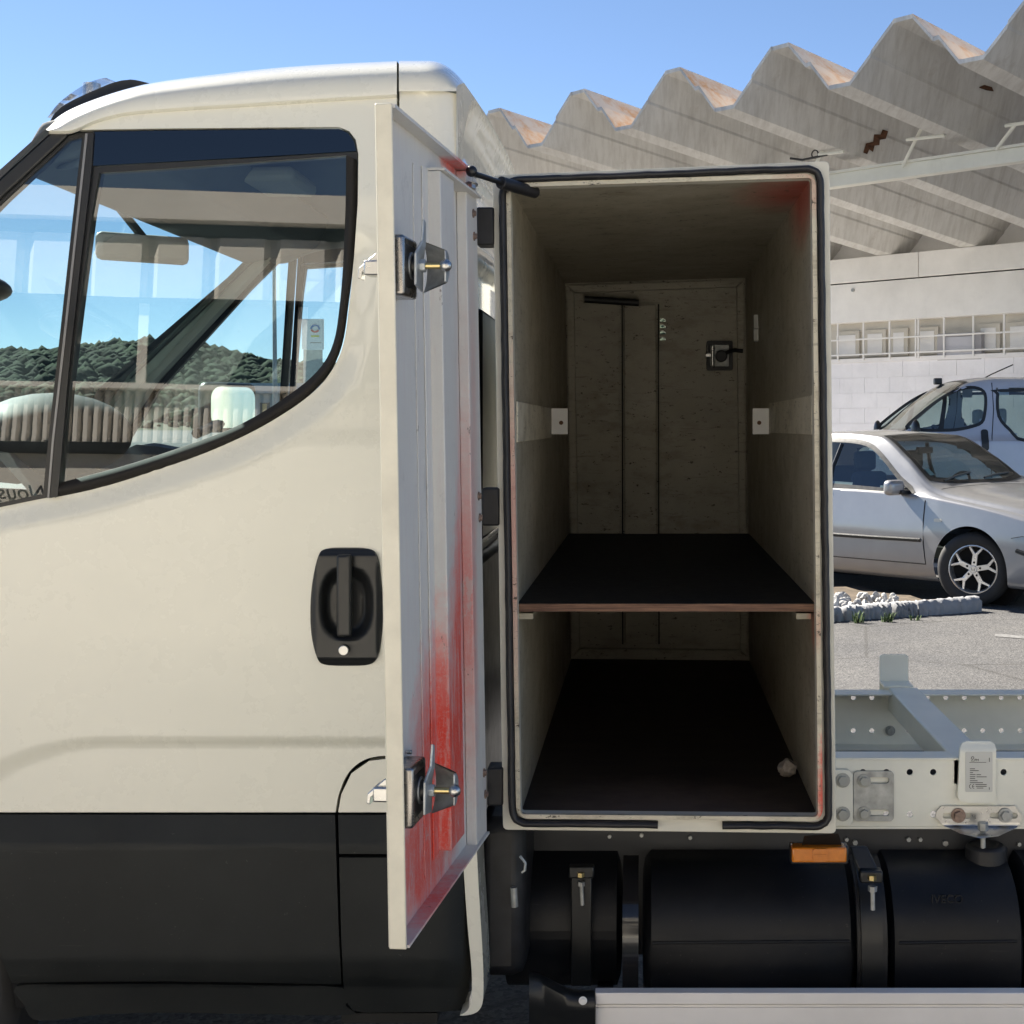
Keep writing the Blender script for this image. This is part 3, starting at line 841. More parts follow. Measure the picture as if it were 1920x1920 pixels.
def cab_side(mp, mpo, mpg, parent, is_near):
    sg = 1 if is_near else -1
    bk = (0, sg, 0)
    door = panel('door', door_edge, mp, PAINT, parent, holes=[[(650 + 56 * math.cos(2 * math.pi * k / 20), 1136 + 96 * math.sin(2 * math.pi * k / 20)) for k in range(20)]] if is_near else (), step=(24, 7), thick=.03, back=bk, label='cream cab door skin below the dark window' if is_near else None)
    # pillar and rear corner
    panel('side_panel', [(749, 171), (800, 170), (832, 171), (857, 176), (862, 700), (868, 1523), (634, 1523), (640, 1489), (659, 1450), (692, 1427), (749, 1420)], mp, PAINT, parent, step=(14, 60), thick=.03, back=bk)
    panel('shut_line_backing', [(160, 235), (755, 190), (860, 200), (866, 1895), (30, 1890), (-40, 1500), (-40, 1100), (120, 1010), (640, 1010), (690, 900), (690, 215), (160, 245)], mpo(.055), DARKHOLE, parent, step=120, thick=.0)
    # lower black cladding
    def clad(px, py):
        p = yc(px, max(py, 1400)) * 0 + .0005
        prof = np.interp(py, [1500, 1527, 1578, 1585, 1800, 1835, 1850, 1910], [.012, .010, -.010, -.014, -.010, .004, .020, .035])
        if px > 800: prof += ((px - 800) / 80.0) ** 3 * .05
        q = at(px, py, p + prof)
        return q if is_near else Vector((q.x, WID - q.y, q.z))
    panel('door_cladding', [(-112, 1527), (628, 1528), (630, 1600), (635, 1750), (640, 1846), (500, 1843), (300, 1840), (150, 1841), (22, 1843), (6, 1805), (-10, 1740), (-30, 1650), (-112, 1640)], clad, CLAD, parent, step=(90, 10), thick=.04, back=bk)
    panel('corner_cladding', [(634, 1528), (864, 1528), (866, 1602), (636, 1601)], clad, CLAD, parent, step=(18, 10), thick=.04, back=bk)
    panel('corner_cladding', [(636, 1608), (866, 1609), (869, 1660), (873, 1740), (879, 1815), (879, 1855), (872, 1880), (858, 1894), (830, 1897), (690, 1899), (662, 1895), (650, 1880), (644, 1850), (640, 1760)], clad, CLAD, parent, step=(18, 10), thick=.05, back=bk)
    panel('sill', smooth_poly([(30, 1849), (150, 1846), (300, 1845), (500, 1848), (641, 1852), (648, 1885), (658, 1903), (500, 1902), (300, 1899), (180, 1903), (110, 1912), (62, 1911), (46, 1885)], 3, True), clad, CLAD, parent, step=(90, 9), thick=.10, back=bk)
    fl = smooth_poly([(867, 1560), (890, 1560), (897, 1660), (902, 1740), (906, 1815), (906, 1872), (899, 1893), (884, 1902), (862, 1904), (876, 1895), (884, 1872), (884, 1815), (877, 1740), (871, 1655)], 3, True)
    panel('rear_wing', fl, (lambda px, py: at(px, py, .02)) if is_near else (lambda px, py: far(lambda a, b: at(a, b, .02))(px, py)), PAINT, parent, thick=.12, back=bk)
    MB().box(*(lambda a, b: ((a.x, a.y if is_near else WID - a.y - .05, b.z), (b.x, (a.y if is_near else WID - a.y - .05) + .05, a.z)))(at(640, 1900, .10), at(820, 1918, .10))).build('step_bracket', BLACK, parent)
    # --- glazing
    div = [(164, 249), (176, 249), (171, 320), (150, 500), (128, 700), (108, 931), (92, 934), (100, 830), (126, 600), (148, 400)]
    panel('window_divider', div, mpg(-.014), BLACK, parent, thick=.03, back=bk)
    panel('divider_trim', [(160, 250), (164.5, 250), (150, 385), (127, 596), (101, 828), (92, 934), (88.5, 934), (97, 826), (123, 592), (146, 383)], mpg(-.016), M_simple('grey_bright_trim', (.25, .25, .25), .4, .4), parent, thick=.012, back=bk)
    panel('wind_deflector', [(176, 247), (300, 245), (500, 243), (636, 242), (653, 250), (664, 266), (668, 283), (500, 293), (300, 304), (171, 311)], mpg(-.010), DARKGLASS, parent, thick=.004, back=bk)
    panel('deflector_backing', [(176, 250), (300, 248), (500, 246), (636, 245), (651, 252), (661, 268), (664, 282), (500, 291), (300, 302), (173, 309)], mpg(.004), DARKHOLE, parent, thick=.004, back=bk)
    g_in = [(186, 324), (300, 317), (500, 302), (649, 291)]
    g_curve = smooth_poly([(649, 291), (648, 380), (643, 500), (636, 580), (626, 640), (604, 685), (560, 727), (480, 780), (400, 817), (250, 868), (113, 905)], 5)
    g_left = [(131, 720), (155, 530), (172, 400)]
    panel('window_bar', [(171, 313), (300, 306), (500, 295), (669, 285), (670, 300), (649, 291), (500, 302), (300, 317), (186, 324), (172, 400), (155, 530), (131, 720), (113, 905), (102, 918), (122, 740), (148, 520), (163, 390)], mpg(-.006), BLACK, parent, thick=.03, back=bk)
    outer_curve = [(670, 300)] + smooth_poly([(670, 300), (669, 400), (662, 500), (654, 568), (643, 642), (622, 693), (586, 736), (526, 781), (446, 826), (346, 867), (198, 914), (102, 935)], 5)[1:]
    seal = [(655, 291)] + g_curve + outer_curve[::-1]
    def sealmap(px, py):
        d = min(np.min(np.hypot(np.array(g_curve)[:, 0] - px, np.array(g_curve)[:, 1] - py)), 30)
        q = mpg(-.004 - .009 * math.sin(min(1, d / 24.0) * math.pi * .8))(px, py)
        return q
    # seal as a swept strip so that it catches the light along its rounded back
    gc = np.array(g_curve); oc = np.array(outer_curve)
    def resample(a, n):
        L = np.r_[0, np.cumsum(np.hypot(*np.diff(a, axis=0).T))]; t = np.linspace(0, L[-1], n)
        return np.c_[np.interp(t, L, a[:, 0]), np.interp(t, L, a[:, 1])]
    gc = resample(gc, 60); oc = resample(oc, 60); rows = []
    for i in range(60):
        row = []
        for k in range(8):
            t = k / 7.0; q = gc[i] * (1 - t) + oc[i] * t
            row.append(mpg(.006 - .020 * math.sin(math.pi * (0.08 + .84 * t)))(q[0], q[1]))
        rows.append(row)
    MB().grid(rows).build('window_seal', SEAL, parent, sharp=60)
    MB().grid([[mpg(.007)(q[0], q[1] + 1.0), mpg(.09)(q[0], q[1] + 6.0)] for q in gc]).build('inner_seal', DASH, parent)
    panel('window_glass', g_in + g_curve[1:] + g_left, mpg(0), GLASS, parent, thick=0, smooth=False)
    # quarter glass and A pillar
    ql = [(150, 249), (163, 249), (147, 385), (124, 594), (98, 830), (88, 933), (0, 951), (-200, 999), (-420, 1040), (-545, 1050), (-300, 680), (0, 372), (125, 256)]
    inn = inset(ql, 8 if is_near else 22)
    panel('quarter_glass', inn, mpg(0), GLASS, parent, thick=0, smooth=False)
    panel('quarter_frame', ql, mpg(-.004), BLACK, parent, holes=[inn], thick=.02, back=bk)
    ap = [(122, 243), (126, 255), (0, 372), (-300, 680), (-545, 1050), (-640, 1050), (-400, 690), (0, 334), (90, 252)]
    panel('pillar_cover', ap, mpg(-.012), BLACK, parent, thick=.05, back=bk, bevel=.004)
    ap2 = [(122, 242), (90, 253), (0, 335), (-400, 691), (-640, 1051), (-700, 1051), (-450, 680), (0, 318), (84, 243)]
    panel('pillar_cover', ap2, (lambda px, py: mpg(-.012 + .05 * sstep(0, 60, 1) * 0)(px, py)), M_simple('pillar_grey', (.05, .052, .054), .55), parent, thick=.07, back=bk)
    return door
nd = cab_side(near, nearo, gpl, truck, True)
fd = cab_side(far(near), lambda o: far(nearo(o)), lambda o=0.0: far(gpl(o)), truck, False)
# --- far side inner trim, seen through the glass
tr_edge = [(744, 190), (744, 1415), (629, 1523), (-112, 1523), (-112, 1010)] + [(p[0], p[1] + 6) for p in WINB if -112 < p[0]] + win_top[1:] + [(150, 230)]
panel('door_trim', tr_edge, far(nearo(.05)), TRIM, truck, step=60, thick=.0)

panel('pillar_trim', [(140, 246), (150, 262), (-250, 660), (-500, 1010), (-600, 1010), (-330, 650), (0, 345), (100, 250)], far(gpl(.035)), M_simple('pale_pillar_trim', (.42, .43, .38), .6, var=.05), truck, thick=.05, back=(0, -1, 0))
# --- roof: lofted from the gutter over the crown to the far side
top = smooth_poly([(84, 243), (100, 226), (130, 206), (180, 185), (240, 166), (300, 153), (400, 140), (520, 127), (640, 119), (744, 114.5)], 5)
def roof_rows(gl, tl, n, groove):
    rows = []
    gx = np.array(gl); tx = np.array(tl)
    for i in range(n):
        t = i / (n - 1)
        g = (np.interp(t, np.linspace(0, 1, len(gx)), gx[:, 0]), np.interp(t, np.linspace(0, 1, len(gx)), gx[:, 1]))
        q = (np.interp(t, np.linspace(0, 1, len(tx)), tx[:, 0]), np.interp(t, np.linspace(0, 1, len(tx)), tx[:, 1]))
        half = []
        yb = gpl(0)(g[0], g[1]).y - .018
        if groove:
            half.append(at(g[0], g[1] + 3, yb + .02)); half.append(at(g[0], g[1] + 2, yb - .004)); half.append(at(g[0], g[1] - 4, yb - .012))
        else:
            half.append(at(g[0], g[1], yb))
        y0 = half[-1].y; ytop = .20
        px0, py0 = g[0], g[1] - (4 if groove else 0)
        for k in range(1, 13):
            a = k / 12 * math.pi / 2
            half.append(at(px0 + (q[0] - px0) * math.sin(a), py0 + (q[1] - py0) * math.sin(a), y0 + (ytop - y0) * (1 - math.cos(a)) ** 1.6))
        e = half[-1]
        for k in range(1, 5):
            u = k / 4
            half.append(Vector((e.x - .03 * u * (1 if groove else 0), ytop + (1.0 - ytop) * u, e.z + .035 * math.sin(u * math.pi / 2))))
        rows.append(half + [Vector((p.x, WID - p.y, p.z)) for p in half[:-1][::-1]])
    return rows
gl = smooth_poly([(92, 249), (126, 249), (146, 244), (180, 229), (215, 219), (250, 213), (350, 205), (500, 196), (620, 188), (744, 181)], 5)
mb = MB(); mb.grid(roof_rows(gl, top, 60, True)); roof = mb.build('roof', PAINT, truck, sharp=50)
XR = at(857, 0, .08).x
def rear_prof(x):
    """half section of the raised rear roof at X: list of (Y, z)"""
    k = max(0.0, (x - (XR - .06)) / .06)
    y0 = .047 + .022 * max(0.0, (x - at(800, 0, .05).x) / .06) ** 2; drop = .048 * k * k
    out = []
    for a in np.linspace(0, math.pi / 2, 13):
        y_ = y0 + (.20 - y0) * (1 - math.cos(a)) ** 1.6; out.append((y_, at(0, 171 - 57 * math.sin(a), y_).z - drop * math.sin(a)))
    ze = out[-1][1]
    out += [(.20 + .80 * u, ze + .03 * math.sin(u * math.pi / 2)) for u in (.25, .5, .75, 1.0)]
    return out
rows = []
for x in list(np.linspace(at(749, 0, .05).x, XR - .06, 5)) + list(np.linspace(XR - .05, XR, 7)):
    h_ = rear_prof(x); x00 = at(749, 0, .05).x; t_ = (x - x00) / (XR - x00)
    q_ = [(x * t_ + (at(748, 0, min(y, .25)).x + (x - x00)) * (1 - t_), y, z) for y, z in h_]
    rows.append(q_ + [(x_, WID - y, z) for x_, y, z in q_[:-1][::-1]])
mb = MB(); mb.grid(rows); mb.build('rear_roof', PAINT, truck, sharp=60)
# headliner
rr = roof_rows(gl, top, 20, True)
mb = MB(); mb.grid([[Vector((p.x, p.y * .94 + .06, p.z - .07)) for p in r[3:-3]] for r in rr]); mb.build('headliner', HEADL, truck)
# --- cab rear wall, a pressed panel with a rolled rim
rows = []
hp_ = np.array(rear_prof(XR))
for j in range(150):
    y = .0691 + (WID - .1382) * (.5 - .5 * math.cos(math.pi * j / 149))
    ye = min(y, WID - y); e = ye - .069
    zt_ = float(np.interp(ye, hp_[:, 0], hp_[:, 1]))
    row = []
    for k in range(150):
        z = .45 + (zt_ - .45) * (k / 149) ** .7
        ez = zt_ - z; cr = .40
        dist = cr - math.hypot(max(0, cr - e), max(0, cr - ez)) if (e < cr and ez < cr) else min(e, ez)
        x = XR - .030 * sstep(.0, .09, dist) + .014 * sstep(.13, .16, dist) - .016 * sstep(.20, .23, dist) + .018 * sstep(.30, .33, dist) - .016 * sstep(.36, .39, dist)
        row.append((x, y, z))
    rows.append(row)
mb = MB(); mb.grid(rows); rw = mb.build('rear_wall', PAINT, truck, sharp=60)
MB().box((XR - .02, .50, 1.25), (XR + .006, 1.50, 1.80)).build('rear_window', DARKGLASS, truck, bevel=.01)
MB().box((XR - .05, .12, .50), (XR + .012, 1.88, 1.22)).build('rear_shade_block', BLACK, truck, bevel=.02)  # black block over the lower rear wall in place of the gap's shade
# --- windscreen, header, nose
def ws(px, py, Y): return at(px, py, Y)
rows = []
for i in range(14):
    t = i / 13.0
    p = at(90 - 690 * t, 250 + 740 * t, .05)
    q = []
    for k in range(17):
        u = k / 16.0; y = p.y + (WID - 2 * p.y) * u
        q.append((p.x - .16 * math.sin(math.pi * u) ** .8 * (.45 + .55 * t), y, p.z + .01))
    rows.append(q)
MB().grid(rows).build('windscreen', WSGLASS, truck)
hp = at(84, 244, .08)
nose = [(-600, 1000), (-760, 1050), (-900, 1120), (-1000, 1220), (-1050, 1350), (-1070, 1600), (-1060, 1860)]
rows = []
for p in smooth_poly(nose, 5):
    q = at(p[0], p[1], .02); rows.append([(q.x - .12 * math.sin(math.pi * k / 12), .02 + (WID - .04) * k / 12, q.z + .05 * math.sin(math.pi * k / 12)) for k in range(13)])
MB().grid(rows).build('bonnet', PAINT, truck)
fen = [(-116, 985), (-116, 1530), (-30, 1650), (-12, 1740)] + [(-310 + 372 * math.cos(R(a)), 1893 + 372 * math.sin(R(a))) for a in range(-20, -161, -14)] + [(-680, 1860), (-1060, 1860)] + smooth_poly(nose, 5)[::-1] + [(-420, 1046), (-200, 1004)]
for fn, nm in ((lambda x, y: at(x, y, .015), 'near'), (far(lambda x, y: at(x, y, .015)), 'far')):
    panel('front_wing', fen, fn, PAINT, truck, thick=.03, back=(0, 1 if nm == 'near' else -1, 0))
    c = fn(-310, 1893); s = 1 if nm == 'near' else -1
    w = MB().cyl((c.x, c.y + s * .06, .35), (c.x, c.y + s * .27, .35), .345, 40).build('wheel', TYRE, truck, bevel=.03)
    MB().cyl((c.x, c.y + s * .05, .35), (c.x, c.y + s * .062, .35), .21, 32).build('rim', GALV, w, bevel=.006)
    h = fn(-980, 1260)
    MB().ball((h.x, c.y + s * .1, h.z), .12, .14, .12).build('headlight', CHROME, truck)
q = at(-1075, 1700, .02)
MB().box((q.x - .12, .05, .35), (q.x + .1, WID - .05, .75)).build('bumper', CLAD, truck, bevel=.05)
MB().hexa([(-1.33, .10, 2.055), (-1.10, .10, 2.10), (-1.02, .10, 2.20), (-1.27, .10, 2.16), (-1.33, 1.90, 2.055), (-1.10, 1.90, 2.10), (-1.02, 1.90, 2.20), (-1.27, 1.90, 2.16)]).build('header_rail', HEADL, truck, bevel=.015)
# floor, dash, seats, wheel
MB().box((at(-560, 0, 0).x, .08, .55), (XR - .02, WID - .08, .62)).build('cab_floor', DASH, truck)
rows = []
for x_, z_ in ((-1.98, 1.36), (-1.85, 1.43), (-1.6, 1.47), (-1.40, 1.45), (-1.30, 1.34), (-1.34, .9), (-1.4, .65)):
    rows.append([(x_ + .03 * math.cos(k * 1.3), .1 + 1.8 * k / 12, z_ + .02 * math.cos(k * .9)) for k in range(13)])
MB().grid(rows).build('dashboard', DASH, truck)
MB().ball((-1.40, .50, 1.50), .17, .24, .10, 20, 12).build('instrument_hood', DASH, truck)
for yy in (.48, 1.1, 1.55):
    st = MB().box((-.98, yy - .23, .82), (-.52, yy + .23, .96)).build('seat', DASH, truck, bevel=.05)
    MB().hexa([(-.62, yy - .22, .96), (-.52, yy - .22, .96), (-.42, yy - .2, 1.52), (-.5, yy - .2, 1.52), (-.62, yy + .22, .96), (-.52, yy + .22, .96), (-.42, yy + .2, 1.52), (-.5, yy + .2, 1.52)]).build('backrest', DASH, st, bevel=.04)
    MB().box((-.47, yy - .13, 1.54), (-.40, yy + .13, 1.74)).build('headrest', DASH, st, bevel=.03)
c = Vector((-1.22, .48, 1.20)); ax = Vector((.55, 0, .83)).normalized(); e1 = Vector((0, 1, 0)); e2 = ax.cross(e1)
swl = MB().tube([c + e1 * (.2 * math.cos(t)) + e2 * (.2 * math.sin(t)) for t in np.linspace(0, 2 * math.pi, 33)[:-1]], .014, 8, True).build('steering_wheel', DASH, truck)
MB().cyl(c - ax * .2, c + ax * .02, .045, 12).build('hub', DASH, swl)
rm = at(268, 466, 1.0)
a_ = Vector((.80, .60, 0)).normalized()
mr = MB().obox(rm, a_, Vector((-.6, .8, 0)), Vector((0, 0, 1)), .125, .018, .038).build('rear_view_mirror', M_simple('mirror_shell', (.33, .31, .28), .5), truck, bevel=.016)
MB().cyl(rm + Vector((0, 0, .03)), rm + Vector((-.08, 0, .13)), .012, 8).build('stalk', DASH, mr)
for yy in (.5, 1.45):
    v0 = at(150, 330, yy)
    MB().obox((-1.22, yy, 2.10), Vector((1, 0, .12)).normalized(), Vector((0, 1, 0)), Vector((-.12, 0, 1)).normalized(), .11, .21, .012).build('sun_visor', HEADL, truck, bevel=.008)
MB().box((-1.15, .86, 2.16), (-.92, 1.14, 2.20)).build('roof_console', TRIM, truck, bevel=.015)
# far wing mirror (seen through the glass) and the tip of the near one
q = at(436, 764, 2.2); mt, mn = Vector((.62, .785, 0)).normalized(), Vector((.785, -.62, 0)).normalized()
fm = MB().obox(q - mn * .03, mt, mn, Vector((0, 0, 1)), .112, .03, .088).build('wing_mirror', BLACK, truck, bevel=.028, bseg=4)
MB().prism([q + mn * .002 + mt * x_ + Vector((0, 0, z_)) for x_, z_ in rrect(-.092, -.072, .092, .072, .04)], mn * .003).build('mirror_glass', CHROME, fm)
MB().cyl(q - mn * .04 - Vector((0, 0, .05)), q - Vector((.05, .25, .09)), .018, 8).build('mirror_arm', BLACK, fm)
q = at(-62, 540, -.22)
MB().ball(q, .072, .11, .030, 20, 12).build('wing_mirror', BLACK, truck)
# roof beacon: black base with a clear dome
be = smooth_poly([(93, 228), (108, 206), (140, 186), (180, 168), (212, 155), (245, 149), (280, 156)], 4)
bl = smooth_poly([(96, 232), (130, 207), (180, 187), (230, 170), (262, 161), (280, 158)], 4)
rows = []
for i in range(20):
    t = i / 19
    a = be[int(t * (len(be) - 1))]; b_ = bl[int(t * (len(bl) - 1))]
    pa, pb = at(a[0], a[1], .62), at(b_[0], b_[1] + 8, .62)
    pb = Vector((pa.x, pb.y, min(pb.z, pa.z - .01)))
    w = .12 + .16 * math.sin(math.pi * min(1, .15 + .85 * t)) ** .7
    rows.append([pb + Vector((0, -w * .2, -.10)), pb + Vector((0, 0, 0)), pa, pa + Vector((0, w * .5, .008)), pa + Vector((0, w, 0)), pb + Vector((0, w + .05, 0))])
bc = MB().grid(rows).build('beacon', BLACK, truck, sharp=60)
dl = smooth_poly([(100, 222), (118, 198), (145, 176), (175, 158), (205, 148.5), (216, 153)], 4)
rows = []
for i, a in enumerate(dl):
    p = at(a[0], a[1], .66); t = i / (len(dl) - 1)
    lo = at(a[0], np.interp(a[0], [95, 140, 180, 216], [226, 186, 168, 155]), .62)
    rows.append([Vector((p.x, .62, lo.z)), Vector((p.x, .625, p.z - .005)), Vector((p.x, .68, p.z)), Vector((p.x, .80, p.z)), Vector((p.x, .86, p.z - .005)), Vector((p.x, .865, lo.z))])
MB().grid(rows).build('dome', M_glass('clear_dome', (.86, .90, .95), .06, 1.5), bc, sharp=60)
q = at(172, 172, .75)
MB().cyl(q - Vector((0, 0, .03)), q + Vector((0, 0, .02)), .022, 12).build('bulb', M_simple('reflector', (.7, .7, .7), .25, .8), bc)
# --- door handle: bezel with a bowl, bar and lock
def hn(px, py):
    cx, cy = 650, 1138
    dx, dy = (px - cx) / 52.0, (py - (cy - 6)) / 72.0
    r = (abs(dx) ** 2.6 + abs(dy) ** 2.6) ** (1 / 2.6)
    e = max(abs(px - cx) / 67.0, abs(py - cy) / 110.0)
    return at(px, py, -.014 + .030 * (1 - sstep(.62, 1.0, r)) + .012 * sstep(.86, 1.0, e))
ho = smooth_poly([(612, 1029), (650, 1027), (690, 1029), (705, 1042), (715, 1090), (718, 1138), (716, 1190), (707, 1232), (692, 1246), (650, 1248.5), (608, 1246), (594, 1232), (584, 1190), (582, 1138), (586, 1090), (597, 1042)], 4, True)
hb_ = panel('door_handle', ho, hn, BLACK, nd, step=5, thick=.03, sharp=60)
MB().pbox(630, 1040, 659, 1195, -.034, -.018).build('handle_bar', BLACK, nd, bevel=.006, bseg=3)
c = at(645, 1219, -.02)
MB().cyl(c, c + Vector((0, -.006, 0)), .0105, 24).build('lock_barrel', STEEL, nd, bevel=.0015)

# ================================================================== locker behind the cab
YB = 2.06                                    # inside depth
OUT = [(924, 329), (1555, 302), (1568, 1563), (943, 1556)]
INN = [(957, 351), (1522, 333), (1534, 1532), (976, 1527)]
MID = [(949, 343), (1530, 325), (1543, 1540), (968, 1535)]
lk = thing('locker', None, None, tuple(at(1250, 1560, 1.0)), parent=truck)
def fl(Y): return lambda px, py: at(px, py, Y)
oo = rquad(OUT, 10, 3); ii = rquad(INN, 9, 4); mm = rquad(MID, 26, 6)
panel('front_frame', oo, fl(0), FRAME, lk, holes=[rquad(INN, 6, 4)], thick=.035, bevel=.002)
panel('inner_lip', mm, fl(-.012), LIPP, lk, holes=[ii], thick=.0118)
def wallq(name, a, b, mat, off, n=24):
    """inner wall: between two front corners, straight back to the far side"""
    A, B_ = at(*a, .03), at(*b, .03); e = (B_ - A).normalized(); nn = Vector((e.z, 0, -e.x)); 
    cen = at(1245, 940, .03)
    if (A + nn - cen).length < (A - nn - cen).length: nn = -nn
    rows = []
    mb = MB()
    for k in range(n + 1):
        y = .036 + (YB - .036) * k / n
        rows.append([(A + (B_ - A) * (j / 12)) * 1.0 + Vector((0, y - .03, 0)) for j in range(13)])
    mb.grid(rows)
    rows2 = [[p + nn * off for p in r] for r in rows]
    mb.grid(rows2)
    mb.grid([rows[0], rows2[0]]); mb.grid([rows[-1], rows2[-1]])
    return mb.build(name, mat, lk, smooth=False)
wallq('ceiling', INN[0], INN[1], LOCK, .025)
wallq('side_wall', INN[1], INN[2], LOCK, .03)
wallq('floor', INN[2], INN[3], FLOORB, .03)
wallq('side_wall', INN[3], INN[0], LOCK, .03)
# outer skin behind the frame (top seen from elsewhere)
A, B_, C_, D_ = [at(*p, 0) for p in inset(OUT, 2)]
for nm, p, q in (('outer_skin', A, B_), ('outer_skin', B_, C_), ('outer_skin', D_, A)):
    MB().add([p + Vector((0, .036, 0)), q + Vector((0, .036, 0)), q + Vector((0, YB + .05, 0)), p + Vector((0, YB + .05, 0))], [(0, 1, 2, 3)]).build(nm, FRAME, lk, smooth=False)
def back(px, py, Y=YB):       # pixel on the far end, at depth Y
    return at(px, py, Y)
# far door: leaf with louvre slots, frame strips, hat stiffener, strut, latch
bl_ = [at(*p, 0) for p in INN]
def onback(p, Y): return (PX + p.x * F / (Y + DIST), PY + (EYE - p.z) * F / (Y + DIST))
bc_ = [onback(p, YB) for p in bl_]
slots = []
for k in range(4):
    y = 600 + k * 11.8
    slots.append([(1237.5, y - 3.4), (1244, y - 3.4), (1248, y - .5), (1248, y + 3.0), (1237.5, y + 3.0)])
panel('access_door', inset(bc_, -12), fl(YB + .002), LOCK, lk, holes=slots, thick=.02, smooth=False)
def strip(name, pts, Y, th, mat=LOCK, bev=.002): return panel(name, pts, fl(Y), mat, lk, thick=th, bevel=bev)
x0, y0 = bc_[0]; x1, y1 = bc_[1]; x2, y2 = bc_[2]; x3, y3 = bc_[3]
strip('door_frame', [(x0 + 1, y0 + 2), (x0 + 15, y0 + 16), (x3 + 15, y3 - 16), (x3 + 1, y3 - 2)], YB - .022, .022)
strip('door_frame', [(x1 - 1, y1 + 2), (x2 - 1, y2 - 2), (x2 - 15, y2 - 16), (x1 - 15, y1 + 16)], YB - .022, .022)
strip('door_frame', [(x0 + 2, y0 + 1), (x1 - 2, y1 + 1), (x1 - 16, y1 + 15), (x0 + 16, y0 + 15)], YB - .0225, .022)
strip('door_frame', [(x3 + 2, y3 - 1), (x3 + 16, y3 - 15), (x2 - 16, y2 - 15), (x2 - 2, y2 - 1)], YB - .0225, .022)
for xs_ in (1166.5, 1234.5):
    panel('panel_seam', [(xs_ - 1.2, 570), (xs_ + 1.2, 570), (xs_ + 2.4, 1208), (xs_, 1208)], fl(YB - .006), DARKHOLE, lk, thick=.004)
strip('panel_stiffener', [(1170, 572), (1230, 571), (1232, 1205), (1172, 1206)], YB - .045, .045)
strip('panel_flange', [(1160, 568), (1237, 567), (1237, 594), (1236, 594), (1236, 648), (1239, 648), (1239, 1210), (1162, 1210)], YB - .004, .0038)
a, b = at(1096, 561, YB - .06), at(1198, 568, YB - .06)
st_ = MB().cyl(a, b, .012, 12).build('gas_strut', RUBBER, lk)
cx, cy = 1350, 665
panel('latch_frame', rrect(1325, 639, 1374, 694, 3), fl(YB - .03), RUBBER, lk, holes=[rrect(1331, 646, 1367, 687, 2)], thick=.03)
MB().pbox(1331, 646, 1367, 687, YB - .012, YB - .001).build('latch_plate', GALV, lk)
MB().pbox(1333, 646, 1339, 688, YB - .045, YB - .02).build('latch_paddle', STEEL, lk, bevel=.004)
MB().pbox(1322, 662, 1338, 670, YB - .04, YB - .025).build('latch_hook', STEEL, lk, bevel=.003)
a = at(1352, 668, YB - .03); MB().cyl(a, a + Vector((0, -.02, 0)), .02, 16).build('latch_cam', RUBBER, lk, bevel=.003)
a, b = at(1360, 662, YB - .03), at(1393, 658, YB - .03); MB().tube([a, a + (b - a) * .5 + Vector((0, 0, .006)), b], .007, 8).build('latch_rod', RUBBER, lk)
# right wall louvres, painted white for the daylight showing through their slots
rx = at(1526, 0, .03).x
for pyc in (604, 627):
    for k in range(3):
        y = 1.52 + k * .05; z = at(0, pyc, y).z
        MB().obox((rx - .004, y, z), Vector((0, .35, .94)).normalized(), Vector((1, 0, 0)), Vector((0, .94, -.35)).normalized(), .022, .004, .006).build('louvre', WHITEP, lk)
# shelf runners on both walls, each ending in a pierced plate
for side in (0, 1):
    if side == 0: pa, pb, sgn = at(966, 753, .05), at(966, 829, .05), 1
    else: pa, pb, sgn = at(1527, 741, .05), at(1527, 815, .05), -1
    xw0, xw1 = pa.x + sgn * .0015, pa.x + sgn * .006
    yE = 1.12
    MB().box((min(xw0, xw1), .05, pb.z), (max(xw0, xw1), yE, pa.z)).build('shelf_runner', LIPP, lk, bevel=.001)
    zc = at(0, 790, yE).z
    pl = MB().box((min(xw1, xw1 + sgn * .045), yE - .004, zc - .036), (max(xw1, xw1 + sgn * .045), yE, zc + .036)).build('runner_plate', WHITEP, lk, bevel=.001)
    MB().cyl((xw1 + sgn * .027, yE - .009, zc - .004), (xw1 + sgn * .027, yE - .0045, zc - .004), .006, 8).build('rivet', M_simple('rust', (.12, .06, .03), .8), lk)
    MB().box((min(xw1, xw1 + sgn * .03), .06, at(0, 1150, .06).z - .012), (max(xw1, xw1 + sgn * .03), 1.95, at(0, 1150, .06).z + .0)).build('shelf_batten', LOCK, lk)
# shelf
a, b = at(969, 1147, .045), at(1530, 1131, .045)
MB().box((a.x, .046, a.z + .0005), (b.x, YB - .03, b.z)).build('shelf', SHELF, lk)
MB().box((a.x + .001, .040, a.z + .001), (b.x - .001, .0455, b.z - .001)).build('shelf_edge', PLYE, lk)
# scrap of packing on the floor
q = at(1477, 1433, .60); zfl = at(0, 1530, .03).z
rows = []
for i in range(9):
    t = i / 8 * math.pi
    rows.append([(at(1477, 0, .36).x + (.024 + random.uniform(-.006, .006)) * math.sin(t) * math.cos(k * .7), .36 + .03 * math.sin(t) * math.sin(k * .7), zfl + .022 + .018 * math.cos(t) + random.uniform(-.004, .004)) for k in range(9)])
so = MB().grid(rows).build('crumpled_tape', M_simple('dirty_tape', (.38, .33, .27), .8, var=.4, vs=60)); tag(so, 'small crumpled pale scrap on the brown locker floor', 'scrap')
